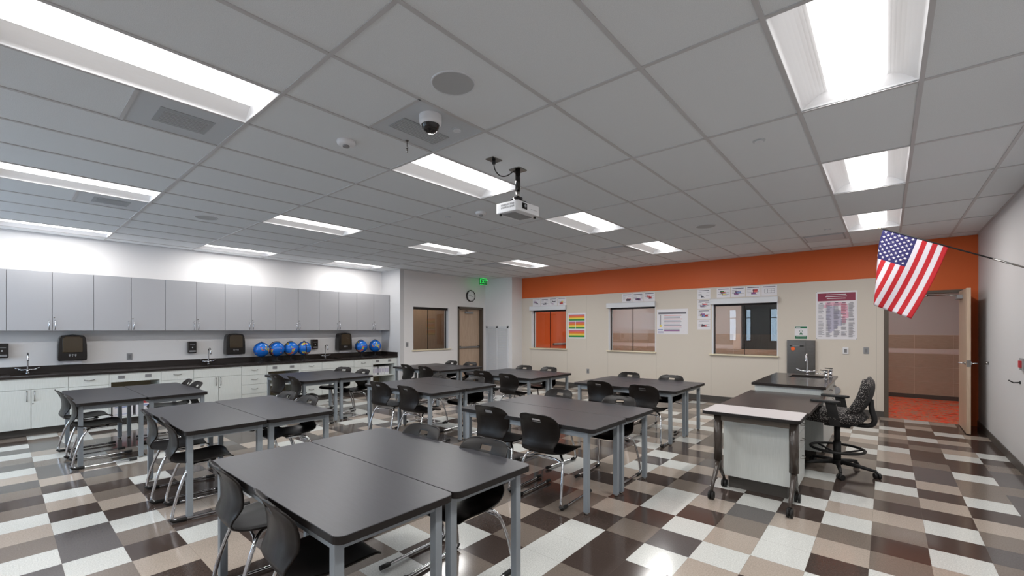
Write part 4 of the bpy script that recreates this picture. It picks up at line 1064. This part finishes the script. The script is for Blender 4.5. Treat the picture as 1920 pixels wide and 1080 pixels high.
# ---------------- student chairs ----------------
PROF = [(-.252, .794), (-.2495, .790), (-.243, .781), (-.232, .765), (-.224, .752), (-.2175, .738), (-.211, .722), (-.200, .695), (-.192, .66), (-.188, .62), (-.189, .58), (-.196, .54), (-.206, .505), (-.205, .478), (-.188, .458), (-.160, .447), (-.11, .440), (-.04, .438), (.04, .442), (.11, .448), (.165, .451), (.20, .446), (.225, .434), (.238, .420)]
WID = [.085, .128, .156, .177, .187, .193, .198, .204, .207, .203, .193, .179, .167, .164, .168, .176, .192, .206, .215, .218, .215, .205, .192, .175]
SS = [-1, -.93, -.82, -.68, -.52, -.38, -.26, -.235, -.12, 0, .12, .235, .26, .38, .52, .68, .82, .93, 1]
def shell_pt(k, s):
    y, z = PROF[k]; wd = WID[k]; up = max(0, min(1, (z - .46) / .12))
    wing = (.036 * abs(s) ** 2.2) * up * (1 if z < .72 else max(.35, 1 - (z - .72) / .09))
    crease = .010 * max(0, 1 - abs(abs(s) - .62) / .1) * up * (1 if z < .7 else 0) * -1
    lift = .014 * abs(s) ** 3 * (1 - up)
    return (wd * s, y + wing + crease, z + lift)
def shell(k0, k1, name, t, hole=False):
    m = MB(); n = len(SS)
    for k in range(k0, k1 + 1): m.v += [shell_pt(k, s) for s in SS]
    ki = m.mi('plastic')
    for k in range(k1 - k0):
        for i in range(n - 1):
            kk = k + k0
            if hole and kk in (4, 5) and abs((SS[i] + SS[i + 1]) / 2) < .24: continue
            m.f.append((k * n + i, k * n + i + 1, (k + 1) * n + i + 1, (k + 1) * n + i)); m.m.append(ki); m.sm.append(True)
    o = m.build(name, t)
    s_ = o.modifiers.new('solid', 'SOLIDIFY'); s_.thickness = .009; s_.offset = 0
    b = o.modifiers.new('bev', 'BEVEL'); b.width = .003; b.segments = 1; b.limit_method = 'ANGLE'; b.angle_limit = R(60)
    return o
def make_chair(label):
    t = thing('student_chair', label, 'chair', (0, 0, 0), 0, 'student chairs')
    shell(0, 13, 'backrest', t, True)
    st = shell(13, len(PROF) - 1, 'seat', t)
    for s in (-1, 1):
        MB().tube([(s * .225, .33, .020), (s * .228, .05, .017), (s * .235, -.15, .017), (s * .238, -.19, .028), (s * .236, -.195, .07), (s * .226, -.165, .20), (s * .21, -.125, .32), (s * .195, -.095, .385), (s * .165, -.07, .412), (s * .13, -.03, .418), (s * .125, .10, .418)], .0115, 'chrome', 10, smooth_iter=1).build('leg', t)
        MB().tube([(s * .2252, .345, .0205), (s * .2256, .275, .0195)], .0155, 'rubber', 10).build('end_cap', t)
        MB().tube([(s * .2335, -.10, .016), (s * .2375, -.185, .018), (s * .2385, -.205, .04)], .0155, 'rubber', 10).build('foot_glide', t)
    MB().tube([(-.198, -.098, .37), (-.1, -.075, .392), (.1, -.075, .392), (.198, -.098, .37)], .009, 'chrome', 8, smooth_iter=1).build('crossbar', t)
    m = MB().box(-.14, -.05, .424, .14, -.02, .432, 'rubber').box(-.14, .08, .424, .14, .11, .436, 'rubber')
    m.build('seat_mount', t)
    return t
CH = {'A': [(-2.75, .77), (-2.07, .76), (-2.66, 2.12), (-2.01, 2.13)], 'B': [(-5.06, .86), (-4.46, .88), (-5.30, 2.27), (-4.77, 2.27)],
      'C': [(-7.50, .47), (-6.86, .50), (-7.70, 1.86), (-7.24, 1.85)], 'D': [(-2.88, 3.06), (-2.29, 3.03), (-2.99, 4.50), (-2.19, 4.46)],
      'E': [(-5.38, 3.47), (-4.72, 3.45), (-5.62, 4.88), (-4.78, 4.86)], 'F': [(-7.62, 2.98), (-7.0, 2.99), (-7.93, 4.42), (-7.22, 4.42)],
      'G': [(-7.58, 5.56), (-6.90, 5.50), (-7.62, 6.95), (-6.98, 6.90)], 'I': [(-3.09, 5.56), (-2.42, 5.52), (-3.29, 7.06), (-2.58, 7.02)],
      'J': [(-5.42, 5.60), (-4.73, 5.48), (-5.52, 7.01), (-4.92, 7.02)]}
ROT = {'A': (-4, -5, 3, 4), 'B': (-6, -7, 2, 3), 'C': (4, -3, -3, 3), 'D': (3, 2, -2, 2), 'E': (5, 0, -8, 4), 'F': (6, -3, 20, 4), 'G': (-3, 2, 0, 3), 'I': (0, 2, -2, 2), 'J': (7, 0, 2, -2)}
chair0 = None; rc = random.Random(3)
for k, lst in CH.items():
    x0, y0, dsc = GR[k]
    near_lim = y0 - .058; far_lim = y0 + 2 * TW + .004 + .058
    for n_, (x, y) in enumerate(lst):
        far = n_ >= 2; y = max(y, far_lim) if far else min(y, near_lim)
        a = math.pi if far else 0
        a += R(ROT[k][n_]); bx = Vector((0, -.243, 0)); off = Matrix.Rotation(a, 3, 'Z') @ bx
        loc = (x - off.x, y - off.y, 0)
        lab = 'dark plastic chair, %s %s seat of the %s' % (('near', 'far')[int(far)], ('left', 'right')[n_ % 2], dsc)
        if chair0 is None: chair0 = make_chair(lab); chair0.location = loc; chair0.rotation_euler[2] = a
        else: dup(chair0, loc, a, lab)
